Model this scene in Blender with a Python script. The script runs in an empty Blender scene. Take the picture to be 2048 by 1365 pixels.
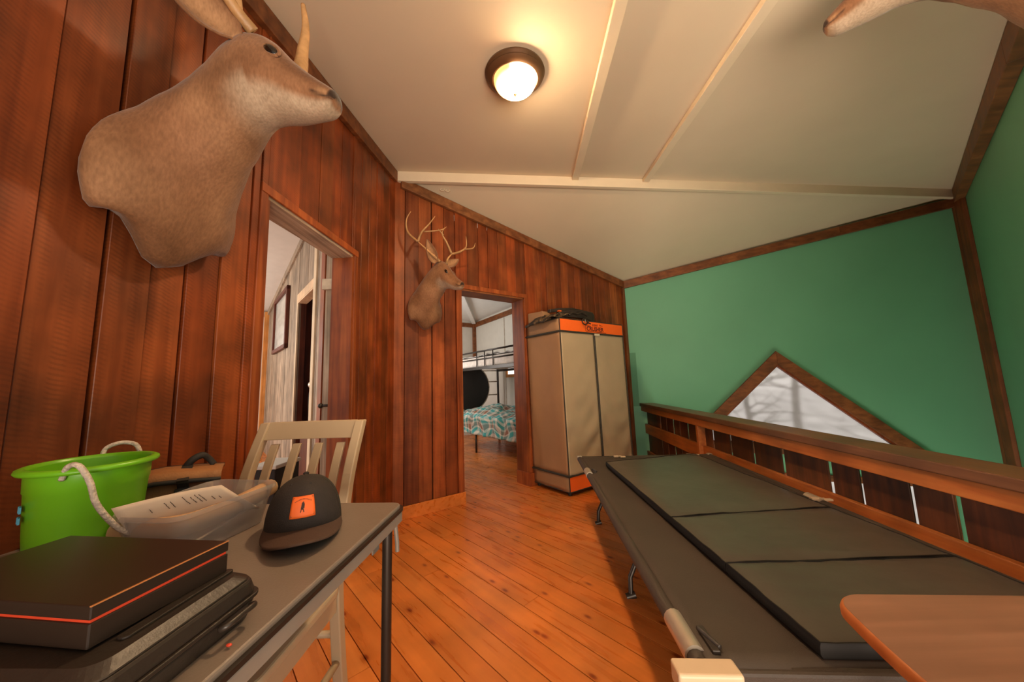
import bpy, bmesh, math, random
from mathutils import Vector, Matrix, noise
random.seed(7)
SC = bpy.context.scene
COL = SC.collection
V = Vector
PI = math.pi
rad = math.radians

# ------------------------------------------------------------------ camera
FPX, TILT, ROLL, EYE = 682.67, rad(7.02), rad(-1.937), 1.08
_ct, _st, _cr, _sr = math.cos(TILT), math.sin(TILT), math.cos(ROLL), math.sin(ROLL)
FW = V((0, _ct, _st)); _up = V((0, -_st, _ct)); _rt = V((1, 0, 0))
RT = _cr * _rt + _sr * _up
UP = -_sr * _rt + _cr * _up
CAMP = V((0, 0, EYE))
cd = bpy.data.cameras.new('camera'); cam = bpy.data.objects.new('camera', cd); COL.objects.link(cam)
cd.sensor_width = 36; cd.lens = 12.0; cd.clip_start = 0.02; cd.clip_end = 200
m3 = Matrix((RT, UP, -FW)).transposed()
cam.matrix_world = Matrix.Translation(CAMP) @ m3.to_4x4()
SC.camera = cam

# measuring helpers: where the sight line through a photo point meets a real plane
def ray(x, y): return (x - 1024) / FPX * RT - (y - 682.5) / FPX * UP + FW
def atz(x, y, z):
    d = ray(x, y); return CAMP + d * ((z - EYE) / d.z)
def aty(x, y, Y):
    d = ray(x, y); return CAMP + d * (Y / d.y)
def pl(x, y, p, n):
    d = ray(x, y); return CAMP + d * (n.dot(p - CAMP) / n.dot(d))

YA, YW = rad(3.65), rad(53.29)
A = V((math.sin(YA), math.cos(YA), 0)); AP = V((math.cos(YA), -math.sin(YA), 0))
W = V((math.sin(YW), math.cos(YW), 0)); WN = V((math.cos(YW), -math.sin(YW), 0)); QD = -WN
ZV = V((0, 0, 1))
J = V((-0.507, 3.306, 0))            # foot of the bunk room doorway
K = V((-1.046, 2.904, 0))            # corner of the two plank walls
def P1(s, o, z): return K + A * s + AP * o + ZV * z     # on the long plank wall
def P2(s, o, z): return J + W * s + WN * o + ZV * z     # on the end plank wall
EG = V((1.632, 4.901, 0)); QG = V((5.033, 3.575, 0))
GD = (QG - EG).normalized(); GN = V((GD.y, -GD.x, 0))
if GN.dot(-EG) < 0: GN = -GN
def PG(s, o, z): return EG + GD * s + GN * o + ZV * z   # green wall across the void
CK = V((-1.048, 2.902, 3.027)); CNn = V((-0.011, 0.108, -0.994)).normalized()
def ceilz(x, y): return CK.z - (CNn.x * (x - CK.x) + CNn.y * (y - CK.y)) / CNn.z

# ------------------------------------------------------------------ objects
ROOTM = {}
def tag(o, label, cat, group=None, kind=None):
    if label: o['label'] = label
    if cat: o['category'] = cat
    if group: o['group'] = group
    if kind: o['kind'] = kind
    return o
def thing(name, label, cat, loc, rz=0.0, group=None):
    o = bpy.data.objects.new(name, None); o.empty_display_size = 0.05
    COL.objects.link(o)
    o.location = loc; o.rotation_euler = (0, 0, rz)
    ROOTM[o] = Matrix.Translation(V(loc)) @ Matrix.Rotation(rz, 4, 'Z')
    return tag(o, label, cat, group)

class MB:
    def __init__(s): s.v = []; s.f = []; s.c = []; s.cur = (1, 1, 1, 1)
    def add(s, vs, fs, col=None):
        n = len(s.v); s.v += [V(p) for p in vs]
        s.f += [tuple(i + n for i in f) for f in fs]
        s.c += list(col) if isinstance(col, list) else [col or s.cur] * len(vs)
        return s
    def hexa(s, b, t, col=None):          # b, t: 4 corners each, same winding
        return s.add(list(b) + list(t), [(3, 2, 1, 0), (4, 5, 6, 7), (0, 1, 5, 4), (1, 2, 6, 5), (2, 3, 7, 6), (3, 0, 4, 7)], col)
    def box(s, o, x, y, z, col=None):     # corner o and three edge vectors
        o, x, y, z = V(o), V(x), V(y), V(z)
        return s.hexa([o, o + x, o + x + y, o + y], [o + z, o + x + z, o + x + y + z, o + y + z], col)
    def cbox(s, c, sx, sy, sz, X=V((1, 0, 0)), Y=V((0, 1, 0)), Z=V((0, 0, 1)), col=None):
        c = V(c); return s.box(c - X * sx / 2 - Y * sy / 2 - Z * sz / 2, X * sx, Y * sy, Z * sz, col)
    def prism(s, pts, d, col=None):       # polygon extruded along d
        n = len(pts); pts = [V(p) for p in pts]; d = V(d)
        fs = [tuple(range(n - 1, -1, -1)), tuple(range(n, 2 * n))] + [(i, (i + 1) % n, n + (i + 1) % n, n + i) for i in range(n)]
        return s.add(pts + [p + d for p in pts], fs, col)
    def tube(s, pts, r, n=8, cap=True, col=None, flat=1.0):
        pts = [V(p) for p in pts]; rs = r if isinstance(r, (list, tuple)) else [r] * len(pts)
        rings = []; prev = None
        for i, p in enumerate(pts):
            t = (pts[min(i + 1, len(pts) - 1)] - pts[max(i - 1, 0)]).normalized()
            if prev is None:
                a = ZV if abs(t.z) < 0.9 else V((1, 0, 0)); u = t.cross(a).normalized()
            else:
                u = (prev - t * prev.dot(t)).normalized()
            prev = u; w = t.cross(u)
            rings.append([p + (u * math.cos(2 * PI * k / n) + w * math.sin(2 * PI * k / n) * flat) * rs[i] for k in range(n)])
        return s.loft(rings, cap, col)
    def loft(s, rings, cap=True, col=None, closed=True):
        n = len(rings[0]); vs = [p for r in rings for p in r]; fs = []
        for i in range(len(rings) - 1):
            for k in range(n if closed else n - 1):
                k2 = (k + 1) % n
                fs.append((i * n + k, i * n + k2, (i + 1) * n + k2, (i + 1) * n + k))
        if cap and closed:
            fs.append(tuple(range(n - 1, -1, -1))); fs.append(tuple((len(rings) - 1) * n + k for k in range(n)))
        return s.add(vs, fs, col)
    def lathe(s, prof, c, n=32, X=V((1, 0, 0)), Y=V((0, 1, 0)), Z=V((0, 0, 1)), sx=1, sy=1, cap=False, col=None):
        c = V(c)
        return s.loft([[c + X * (r * sx * math.cos(2 * PI * k / n)) + Y * (r * sy * math.sin(2 * PI * k / n)) + Z * z for k in range(n)] for r, z in prof], cap, col)
    def grid(s, fn, nu, nv, col=None):
        vs = [fn(i / nu, j / nv) for j in range(nv + 1) for i in range(nu + 1)]
        fs = [(j * (nu + 1) + i, j * (nu + 1) + i + 1, (j + 1) * (nu + 1) + i + 1, (j + 1) * (nu + 1) + i) for j in range(nv) for i in range(nu)]
        return s.add(vs, fs, col)
    def ball(s, c, r, n=12, sc=(1, 1, 1), X=V((1, 0, 0)), Y=V((0, 1, 0)), Z=V((0, 0, 1)), col=None):
        prof = [(math.sin(PI * i / n) * r + 1e-5, -math.cos(PI * i / n) * r * sc[2]) for i in range(n + 1)]
        return s.lathe(prof, c, n * 2, X, Y, Z, sc[0], sc[1], True, col)
    def build(s, name, mat, parent=None, smooth=False, bevel=0, seg=2, solid=0, sub=0, label=None, kind=None, angle=None):
        me = bpy.data.meshes.new(name)
        vs = s.v
        root = parent
        while root is not None and root.parent is not None: root = root.parent
        if root is not None and root in ROOTM:
            inv = ROOTM[root].inverted(); vs = [inv @ p for p in vs]
        me.from_pydata([tuple(p) for p in vs], [], s.f); me.update()
        bm = bmesh.new(); bm.from_mesh(me)
        bmesh.ops.recalc_face_normals(bm, faces=bm.faces)
        bm.to_mesh(me); bm.free()
        at = me.color_attributes.new('tint', 'FLOAT_COLOR', 'POINT')
        for i, c in enumerate(s.c): at.data[i].color = c if len(c) == 4 else (*c, 1)
        me.materials.append(mat)
        o = bpy.data.objects.new(name, me); COL.objects.link(o)
        if parent is not None: o.parent = parent
        if smooth:
            me.polygons.foreach_set('use_smooth', [True] * len(me.polygons))
            if angle is not None:
                try: me.set_sharp_from_angle(angle=angle)
                except Exception: pass
        if solid:
            md = o.modifiers.new('solid', 'SOLIDIFY'); md.thickness = solid; md.offset = 0
        if bevel:
            md = o.modifiers.new('bev', 'BEVEL'); md.width = bevel; md.segments = seg; md.limit_method = 'ANGLE'; md.angle_limit = rad(40)
        if sub:
            md = o.modifiers.new('sub', 'SUBSURF'); md.levels = sub; md.render_levels = sub
        if label: o['label'] = label
        if kind: o['kind'] = kind
        return o

def catmull(pts, n):
    out = []
    P = [pts[0]] + list(pts) + [pts[-1]]
    for i in range(1, len(P) - 2):
        for k in range(n):
            t = k / n
            out.append(tuple(0.5 * ((2 * b) + (-a + c) * t + (2 * a - 5 * b + 4 * c - d) * t * t + (-a + 3 * b - 3 * c + d) * t ** 3)
                             for a, b, c, d in zip(P[i - 1], P[i], P[i + 1], P[i + 2])))
    out.append(tuple(pts[-1]))
    return out
def curve(pts, n=8): return [V(p) for p in catmull([tuple(p) for p in pts], n)]
def smooth01(t): t = max(0, min(1, t)); return t * t * (3 - 2 * t)
def rrect(x0, y0, x1, y1, r, n=6):
    pts = []
    for cx, cy, a0 in ((x1 - r, y0 + r, -PI / 2), (x1 - r, y1 - r, 0), (x0 + r, y1 - r, PI / 2), (x0 + r, y0 + r, PI)):
        for k in range(n + 1):
            a = a0 + PI / 2 * k / n; pts.append((cx + r * math.cos(a), cy + r * math.sin(a)))
    return pts

# ------------------------------------------------------------------ materials
def newmat(name):
    m = bpy.data.materials.new(name); m.use_nodes = True
    nt = m.node_tree; nt.nodes.clear()
    out = nt.nodes.new('ShaderNodeOutputMaterial'); b = nt.nodes.new('ShaderNodeBsdfPrincipled')
    nt.links.new(b.outputs[0], out.inputs[0])
    return m, nt, b, out
def N(nt, t, **kw):
    n = nt.nodes.new(t)
    for k, v in kw.items(): setattr(n, k, v)
    return n
def ramp(nt, stops):
    r = N(nt, 'ShaderNodeValToRGB'); e = r.color_ramp.elements
    while len(e) < len(stops): e.new(0.5)
    for i, (p, c) in enumerate(stops):
        e[i].position = p; e[i].color = (*c, 1) if len(c) == 3 else c
    return r
def mul(nt, a, b, fac=1.0, mode='MULTIPLY'):
    m = N(nt, 'ShaderNodeMix', data_type='RGBA', blend_type=mode)
    m.inputs[0].default_value = fac
    nt.links.new(a, m.inputs[6]); nt.links.new(b, m.inputs[7])
    return m.outputs[2]
def plain(name, col, rough=0.6, var=0.12, scale=8, bump=0.0, bscale=60, metal=0.0, spec=0.5, tint=False, stretch=(1, 1, 1), coat=0.0, detail=4):
    m, nt, b, out = newmat(name)
    tc = N(nt, 'ShaderNodeTexCoord'); mp = N(nt, 'ShaderNodeMapping'); mp.inputs['Scale'].default_value = stretch
    nt.links.new(tc.outputs['Object'], mp.inputs[0])
    nz = N(nt, 'ShaderNodeTexNoise'); nz.inputs['Scale'].default_value = scale; nz.inputs['Detail'].default_value = detail
    nt.links.new(mp.outputs[0], nz.inputs['Vector'])
    r = ramp(nt, [(0.3, tuple(c * (1 - var) for c in col)), (0.7, tuple(min(1, c * (1 + var)) for c in col))])
    nt.links.new(nz.outputs[0], r.inputs[0]); src = r.outputs[0]
    if tint:
        at = N(nt, 'ShaderNodeAttribute', attribute_name='tint'); src = mul(nt, src, at.outputs['Color'])
    nt.links.new(src, b.inputs['Base Color'])
    b.inputs['Roughness'].default_value = rough; b.inputs['Metallic'].default_value = metal
    b.inputs['Specular IOR Level'].default_value = spec; b.inputs['Coat Weight'].default_value = coat
    if bump:
        n2 = N(nt, 'ShaderNodeTexNoise'); n2.inputs['Scale'].default_value = bscale; n2.inputs['Detail'].default_value = 3
        nt.links.new(mp.outputs[0], n2.inputs['Vector'])
        bp = N(nt, 'ShaderNodeBump'); bp.inputs['Strength'].default_value = bump; bp.inputs['Distance'].default_value = 0.01
        nt.links.new(n2.outputs[0], bp.inputs['Height']); nt.links.new(bp.outputs[0], b.inputs['Normal'])
    return m
def wood(name, c_dark, c_mid, c_light, rough=0.45, rotz=0.0, along='z', grain=14, saw=0.0, sawdir=0.35, knots=0.0, spec=0.4, bump=0.15, blotch=0.6, knotscale=3.2, knot2d=False):
    m, nt, b, out = newmat(name)
    tc = N(nt, 'ShaderNodeTexCoord')
    rt = N(nt, 'ShaderNodeMapping'); rt.inputs['Rotation'].default_value = (0, 0, rotz)
    nt.links.new(tc.outputs['Object'], rt.inputs[0])
    mp = N(nt, 'ShaderNodeMapping')
    mp.inputs['Scale'].default_value = {'z': (grain, grain, 0.9), 'x': (0.9, grain, grain), 'y': (grain, 0.9, grain)}[along]
    nt.links.new(rt.outputs[0], mp.inputs[0])
    at = N(nt, 'ShaderNodeAttribute', attribute_name='tint')
    ofs = N(nt, 'ShaderNodeVectorMath', operation='MULTIPLY_ADD'); ofs.inputs[1].default_value = (37, 53, 11)
    nt.links.new(at.outputs['Color'], ofs.inputs[0]); nt.links.new(mp.outputs[0], ofs.inputs[2])
    nz = N(nt, 'ShaderNodeTexNoise'); nz.inputs['Scale'].default_value = 2.2; nz.inputs['Detail'].default_value = 6; nz.inputs['Distortion'].default_value = 0.3
    nt.links.new(ofs.outputs[0], nz.inputs['Vector'])
    r = ramp(nt, [(0.28, c_dark), (0.5, c_mid), (0.74, c_light)]); nt.links.new(nz.outputs[0], r.inputs[0])
    src = mul(nt, r.outputs[0], at.outputs['Color'])
    bl = N(nt, 'ShaderNodeTexNoise'); bl.inputs['Scale'].default_value = 3.0; bl.inputs['Detail'].default_value = 3
    nt.links.new(ofs.outputs[0], bl.inputs['Vector'])
    bl2 = N(nt, 'ShaderNodeTexNoise'); bl2.inputs['Scale'].default_value = 4.5; bl2.inputs['Detail'].default_value = 4
    nt.links.new(tc.outputs['Object'], bl2.inputs['Vector'])
    br = ramp(nt, [(0.3, (1 - blotch,) * 3), (0.62, (1.12, 1.08, 1.05))]); nt.links.new(bl2.outputs[0], br.inputs[0])
    src = mul(nt, src, br.outputs[0])
    h = nz.outputs[0]
    if knots:
        km = N(nt, 'ShaderNodeMapping')
        km.inputs['Scale'].default_value = {'z': (2.2, 2.2, 1), 'x': (1, 2.0, 2.0), 'y': (2.0, 1, 2.0)}[along]
        nt.links.new(rt.outputs[0], km.inputs[0])
        vo = N(nt, 'ShaderNodeTexVoronoi'); vo.inputs['Scale'].default_value = knotscale; vo.voronoi_dimensions = '2D' if knot2d else '3D'
        nt.links.new(km.outputs[0], vo.inputs['Vector'])
        kr = ramp(nt, [(0.0, (0.20, 0.07, 0.03)), (0.032, (0.40, 0.18, 0.08)), (0.060, (0.82, 0.75, 0.70)), (0.10, (1, 1, 1))]); nt.links.new(vo.outputs['Distance'], kr.inputs[0])
        src = mul(nt, src, kr.outputs[0], knots)
    if saw:
        sm = N(nt, 'ShaderNodeMapping'); sm.inputs['Rotation'].default_value = (sawdir, sawdir * 0.3, 0)
        nt.links.new(tc.outputs['Object'], sm.inputs[0])
        wv = N(nt, 'ShaderNodeTexWave', bands_direction='Z'); wv.inputs['Scale'].default_value = 27; wv.inputs['Distortion'].default_value = 5.0
        wv.inputs['Detail'].default_value = 2; wv.inputs['Detail Scale'].default_value = 0.6
        nt.links.new(sm.outputs[0], wv.inputs['Vector'])
        sr = ramp(nt, [(0.2, (1 - saw,) * 3), (0.6, (1.06,) * 3)]); nt.links.new(wv.outputs[0], sr.inputs[0])
        src2 = mul(nt, src, sr.outputs[0])
        mk = N(nt, 'ShaderNodeTexNoise'); mk.inputs['Scale'].default_value = 2.5; nt.links.new(ofs.outputs[0], mk.inputs['Vector'])
        mr = ramp(nt, [(0.42, (0, 0, 0)), (0.58, (1, 1, 1))]); nt.links.new(mk.outputs[0], mr.inputs[0])
        mx = N(nt, 'ShaderNodeMix', data_type='RGBA'); nt.links.new(mr.outputs[0], mx.inputs[0]); nt.links.new(src, mx.inputs[6]); nt.links.new(src2, mx.inputs[7])
        src = mx.outputs[2]
    nt.links.new(src, b.inputs['Base Color'])
    rr = N(nt, 'ShaderNodeMapRange'); rr.inputs['To Min'].default_value = max(0.05, rough - 0.1); rr.inputs['To Max'].default_value = rough + 0.15
    nt.links.new(nz.outputs[0], rr.inputs[0]); nt.links.new(rr.outputs[0], b.inputs['Roughness'])
    b.inputs['Specular IOR Level'].default_value = spec
    if bump:
        bp = N(nt, 'ShaderNodeBump'); bp.inputs['Strength'].default_value = bump; bp.inputs['Distance'].default_value = 0.004
        nt.links.new(h, bp.inputs['Height']); nt.links.new(bp.outputs[0], b.inputs['Normal'])
    return m

M = {}
M['plank'] = wood('stained planks', (0.15, 0.032, 0.008), (0.215, 0.049, 0.011), (0.28, 0.070, 0.016), rough=0.42, saw=0.15, knots=0.5, blotch=0.55, knotscale=1.5)
M['plank2'] = wood('stained planks smooth', (0.16, 0.033, 0.008), (0.23, 0.051, 0.011), (0.30, 0.076, 0.017), rough=0.42, saw=0.12, knots=0.6, blotch=0.35, knotscale=1.7)
M['trim'] = wood('brown trim', (0.12, 0.035, 0.010), (0.21, 0.07, 0.022), (0.30, 0.11, 0.035), along='x', rough=0.5, blotch=0.35, grain=10)
M['trimv'] = wood('brown upright trim', (0.12, 0.033, 0.010), (0.20, 0.06, 0.018), (0.28, 0.095, 0.03), rough=0.5, blotch=0.35)
M['casing'] = wood('doorway casing', (0.15, 0.03, 0.008), (0.26, 0.06, 0.013), (0.36, 0.10, 0.024), rough=0.45, blotch=0.3)
FYAW = rad(137.5)
M['floor'] = wood('pine floor', (0.50, 0.140, 0.024), (0.58, 0.175, 0.034), (0.65, 0.215, 0.046), rough=0.27, along='y', rotz=FYAW, grain=12, knots=0.9, spec=0.5, bump=0.05, blotch=0.18, knotscale=2.6, knot2d=True)
M['rail'] = wood('rail wood', (0.09, 0.035, 0.014), (0.14, 0.058, 0.024), (0.19, 0.085, 0.038), along='y', rough=0.4, blotch=0.35, spec=0.5)
M['railface'] = wood('rail face wood', (0.26, 0.07, 0.014), (0.36, 0.11, 0.024), (0.45, 0.16, 0.04), along='y', rough=0.45, blotch=0.25)
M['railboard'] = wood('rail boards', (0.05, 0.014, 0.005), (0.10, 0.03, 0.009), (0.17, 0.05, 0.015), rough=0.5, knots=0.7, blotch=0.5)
M['greyplank'] = wood('weathered planks', (0.17, 0.12, 0.08), (0.32, 0.24, 0.17), (0.48, 0.38, 0.29), rough=0.6, blotch=0.3, grain=26)
M['greyhead'] = wood('weathered head board', (0.17, 0.12, 0.08), (0.30, 0.22, 0.155), (0.44, 0.35, 0.27), rough=0.6, along='y', blotch=0.3, grain=26)
M['orangetrim'] = wood('orange pine trim', (0.45, 0.16, 0.03), (0.58, 0.24, 0.06), (0.68, 0.33, 0.1), rough=0.45, blotch=0.15)
M['creamwood'] = wood('cream pine trim', (0.58, 0.40, 0.24), (0.68, 0.50, 0.32), (0.76, 0.60, 0.42), rough=0.5, blotch=0.12)
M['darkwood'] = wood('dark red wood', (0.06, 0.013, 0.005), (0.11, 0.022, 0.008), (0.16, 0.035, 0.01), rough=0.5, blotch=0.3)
M['traywood'] = wood('brown laminate', (0.20, 0.095, 0.055), (0.245, 0.118, 0.07), (0.29, 0.145, 0.09), along='x', rough=0.35, blotch=0.1, bump=0.0, grain=18)
M['trayedge'] = wood('orange brown edge', (0.36, 0.10, 0.025), (0.42, 0.13, 0.035), (0.46, 0.15, 0.04), along='x', rough=0.35, blotch=0.1, bump=0)
M['backing'] = plain('dark gap', (0.012, 0.004, 0.002), 0.9)
M['ceiling'] = plain('cream ceiling paint', (0.60, 0.485, 0.35), 0.7, var=0.03, scale=2, bump=0.03, bscale=40)
M['ceilingtrim'] = plain('cream painted batten', (0.66, 0.54, 0.39), 0.5, var=0.03)
M['green'] = plain('green wall paint', (0.15, 0.43, 0.265), 0.55, var=0.05, scale=1.4, bump=0.04, bscale=30)
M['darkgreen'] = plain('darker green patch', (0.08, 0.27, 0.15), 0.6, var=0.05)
M['white'] = plain('white wall paint', (0.66, 0.62, 0.55), 0.7, var=0.03)
M['whiteceil'] = plain('white ceiling paint', (0.74, 0.72, 0.68), 0.7, var=0.03)
M['tabletop'] = plain('grey vinyl', (0.20, 0.155, 0.125), 0.38, var=0.06, scale=12, bump=0.06, bscale=220)
M['tablerim'] = plain('grey table rim', (0.28, 0.255, 0.22), 0.35, var=0.1, metal=0.3)
M['blackmetal'] = plain('black metal', (0.035, 0.026, 0.02), 0.35, var=0.1, metal=0.4)
M['steel'] = plain('brushed steel', (0.55, 0.47, 0.38), 0.35, var=0.06, metal=0.6)
M['bracket'] = plain('beige plastic corner', (0.66, 0.50, 0.34), 0.4, var=0.05)
M['chair'] = plain('cream chair paint', (0.46, 0.35, 0.225), 0.45, var=0.06, scale=4, stretch=(1, 1, 0.3))
M['cot'] = plain('dark canvas', (0.046, 0.031, 0.021), 0.6, var=0.12, scale=6, bump=0.15, bscale=400)
M['pad'] = plain('black vinyl pad', (0.068, 0.056, 0.043), 0.32, var=0.08, scale=3, bump=0.10, bscale=14, spec=0.5)
M['padedge'] = plain('black pad edge', (0.009, 0.007, 0.006), 0.6, spec=0.25)
M['bucket'] = plain('lime green plastic', (0.155, 0.46, 0.012), 0.32, var=0.04, spec=0.5)
M['rope'] = plain('white rope', (0.55, 0.46, 0.38), 0.8, var=0.2, scale=90, bump=0.6, bscale=160)
M['blackplastic'] = plain('black plastic', (0.022, 0.015, 0.011), 0.42, var=0.25, scale=7, bump=0.08, bscale=120)
M['blackbox'] = plain('black cardboard', (0.020, 0.012, 0.008), 0.38, var=0.15, scale=5)
M['redline'] = plain('red line', (0.50, 0.045, 0.015), 0.5)
M['orangeedge'] = plain('worn orange edge', (0.42, 0.16, 0.05), 0.5)
M['capfabric'] = plain('black cap cloth', (0.022, 0.015, 0.012), 0.85, var=0.15, scale=40, bump=0.3, bscale=500)
M['capmesh'] = plain('black cap mesh', (0.020, 0.017, 0.011), 0.8, var=0.3, scale=120, bump=0.5, bscale=300)
M['brim'] = plain('dark brown brim', (0.060, 0.028, 0.016), 0.8, var=0.1, scale=40, bump=0.2, bscale=500)
M['patch'] = plain('orange patch', (0.75, 0.125, 0.015), 0.6, var=0.06)
M['ink'] = plain('dark ink', (0.05, 0.03, 0.025), 0.7)
M['paper'] = plain('paper', (0.62, 0.49, 0.38), 0.8, var=0.03)
M['bag'] = plain('tan canvas', (0.30, 0.13, 0.045), 0.7, var=0.15, scale=20, bump=0.2, bscale=200)
M['black'] = plain('black webbing', (0.015, 0.011, 0.009), 0.7)
M['roll'] = plain('tan paper roll', (0.45, 0.27, 0.14), 0.7, var=0.15, scale=12)
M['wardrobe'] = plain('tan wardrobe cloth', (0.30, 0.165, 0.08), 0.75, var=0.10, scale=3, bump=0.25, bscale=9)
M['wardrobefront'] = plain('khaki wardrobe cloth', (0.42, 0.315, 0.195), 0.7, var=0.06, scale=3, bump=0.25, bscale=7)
M['orange'] = plain('blaze orange cloth', (0.90, 0.135, 0.012), 0.6, var=0.04, scale=5)
M['piping'] = plain('dark green black piping', (0.030, 0.026, 0.018), 0.7)
M['camo'] = None
M['antler'] = plain('antler', (0.40, 0.22, 0.09), 0.5, var=0.25, scale=20, tint=True, bump=0.2, bscale=60)
M['eye'] = plain('glass eye', (0.010, 0.006, 0.004), 0.08, var=0)
M['hoof'] = plain('nose leather', (0.025, 0.014, 0.010), 0.35, var=0.2, scale=60, bump=0.2, bscale=120)
M['bronze'] = plain('bronze lamp rim', (0.13, 0.065, 0.03), 0.35, var=0.1, metal=0.4)
M['mattress'] = plain('mattress cloth', (0.60, 0.52, 0.46), 0.8, var=0.14, scale=14)
M['bedding'] = plain('crumpled grey bedding', (0.42, 0.39, 0.37), 0.8, var=0.5, scale=16, bump=0.4, bscale=25)
M['brown'] = plain('brown leather', (0.25, 0.09, 0.03), 0.45, var=0.3, scale=14)
M['cloth'] = plain('grey cloth', (0.42, 0.34, 0.26), 0.8, var=0.2, scale=15)
M['tag'] = plain('pale tag', (0.62, 0.52, 0.38), 0.6)
M['bark'] = plain('grey bark', (0.40, 0.36, 0.335), 0.9, var=0.3, scale=10)
M['snow'] = plain('pale winter ground', (0.86, 0.84, 0.83), 0.9, var=0.3, scale=1.6, detail=8)
M['lowerfloor'] = plain('lower floor', (0.30, 0.15, 0.06), 0.5, var=0.1)
M['blue'] = plain('blue sticker', (0.05, 0.28, 0.45), 0.5)
M['picture'] = plain('pale photograph', (0.50, 0.49, 0.45), 0.2, var=0.25, scale=2.5, stretch=(1, 1, 2.5))
M['redplastic'] = plain('red plastic', (0.55, 0.05, 0.02), 0.4)

def furmat():
    m, nt, b, out = newmat('deer hide')
    at = N(nt, 'ShaderNodeAttribute', attribute_name='tint')
    tc = N(nt, 'ShaderNodeTexCoord'); mp = N(nt, 'ShaderNodeMapping'); mp.inputs['Scale'].default_value = (1.0, 1.0, 0.35); mp.inputs['Rotation'].default_value = (0, rad(-35), 0)
    nt.links.new(tc.outputs['Object'], mp.inputs[0])
    n1 = N(nt, 'ShaderNodeTexNoise'); n1.inputs['Scale'].default_value = 140; n1.inputs['Detail'].default_value = 3
    n2 = N(nt, 'ShaderNodeTexNoise'); n2.inputs['Scale'].default_value = 9; n2.inputs['Detail'].default_value = 5
    nt.links.new(mp.outputs[0], n1.inputs['Vector']); nt.links.new(tc.outputs['Object'], n2.inputs['Vector'])
    r1 = ramp(nt, [(0.3, (0.82, 0.8, 0.78)), (0.7, (1.12, 1.12, 1.12))]); nt.links.new(n1.outputs[0], r1.inputs[0])
    r2 = ramp(nt, [(0.3, (0.78, 0.74, 0.70)), (0.7, (1.14, 1.14, 1.14))]); nt.links.new(n2.outputs[0], r2.inputs[0])
    c = mul(nt, mul(nt, at.outputs['Color'], r1.outputs[0]), r2.outputs[0])
    nt.links.new(c, b.inputs['Base Color'])
    b.inputs['Roughness'].default_value = 0.75; b.inputs['Specular IOR Level'].default_value = 0.2
    b.inputs['Sheen Weight'].default_value = 0.15; b.inputs['Sheen Roughness'].default_value = 0.4
    bp = N(nt, 'ShaderNodeBump'); bp.inputs['Strength'].default_value = 0.35; bp.inputs['Distance'].default_value = 0.004
    nt.links.new(n1.outputs[0], bp.inputs['Height']); nt.links.new(bp.outputs[0], b.inputs['Normal'])
    return m
M['fur'] = furmat()
def clearplastic():
    m, nt, b, out = newmat('clear plastic')
    tr = N(nt, 'ShaderNodeBsdfTransparent'); tr.inputs[0].default_value = (0.88, 0.87, 0.87, 1)
    b.inputs['Base Color'].default_value = (0.55, 0.50, 0.48, 1); b.inputs['Roughness'].default_value = 0.2
    mx = N(nt, 'ShaderNodeMixShader'); mx.inputs[0].default_value = 0.33
    nt.links.new(tr.outputs[0], mx.inputs[1]); nt.links.new(b.outputs[0], mx.inputs[2]); nt.links.new(mx.outputs[0], out.inputs[0])
    return m
M['clear'] = clearplastic()
def windowglass():
    m, nt, b, out = newmat('hazy window glass')
    rf = N(nt, 'ShaderNodeBsdfRefraction'); rf.inputs['Roughness'].default_value = 0.36; rf.inputs['IOR'].default_value = 1.03; rf.inputs[0].default_value = (0.97, 0.96, 0.96, 1)
    gl = N(nt, 'ShaderNodeBsdfGlossy'); gl.inputs['Roughness'].default_value = 0.1
    mx = N(nt, 'ShaderNodeMixShader'); mx.inputs[0].default_value = 0.05
    nt.links.new(rf.outputs[0], mx.inputs[1]); nt.links.new(gl.outputs[0], mx.inputs[2]); nt.links.new(mx.outputs[0], out.inputs[0])
    return m
M['glass'] = windowglass()
def camomat():
    m, nt, b, out = newmat('camouflage cloth')
    tc = N(nt, 'ShaderNodeTexCoord'); nz = N(nt, 'ShaderNodeTexNoise'); nz.inputs['Scale'].default_value = 22
    nt.links.new(tc.outputs['Object'], nz.inputs['Vector'])
    r = ramp(nt, [(0.40, (0.02, 0.014, 0.008)), (0.5, (0.10, 0.06, 0.025)), (0.62, (0.20, 0.13, 0.06))]); r.color_ramp.interpolation = 'CONSTANT'
    nt.links.new(nz.outputs[0], r.inputs[0]); nt.links.new(r.outputs[0], b.inputs['Base Color']); b.inputs['Roughness'].default_value = 0.8
    return m
M['camo'] = camomat()
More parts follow.
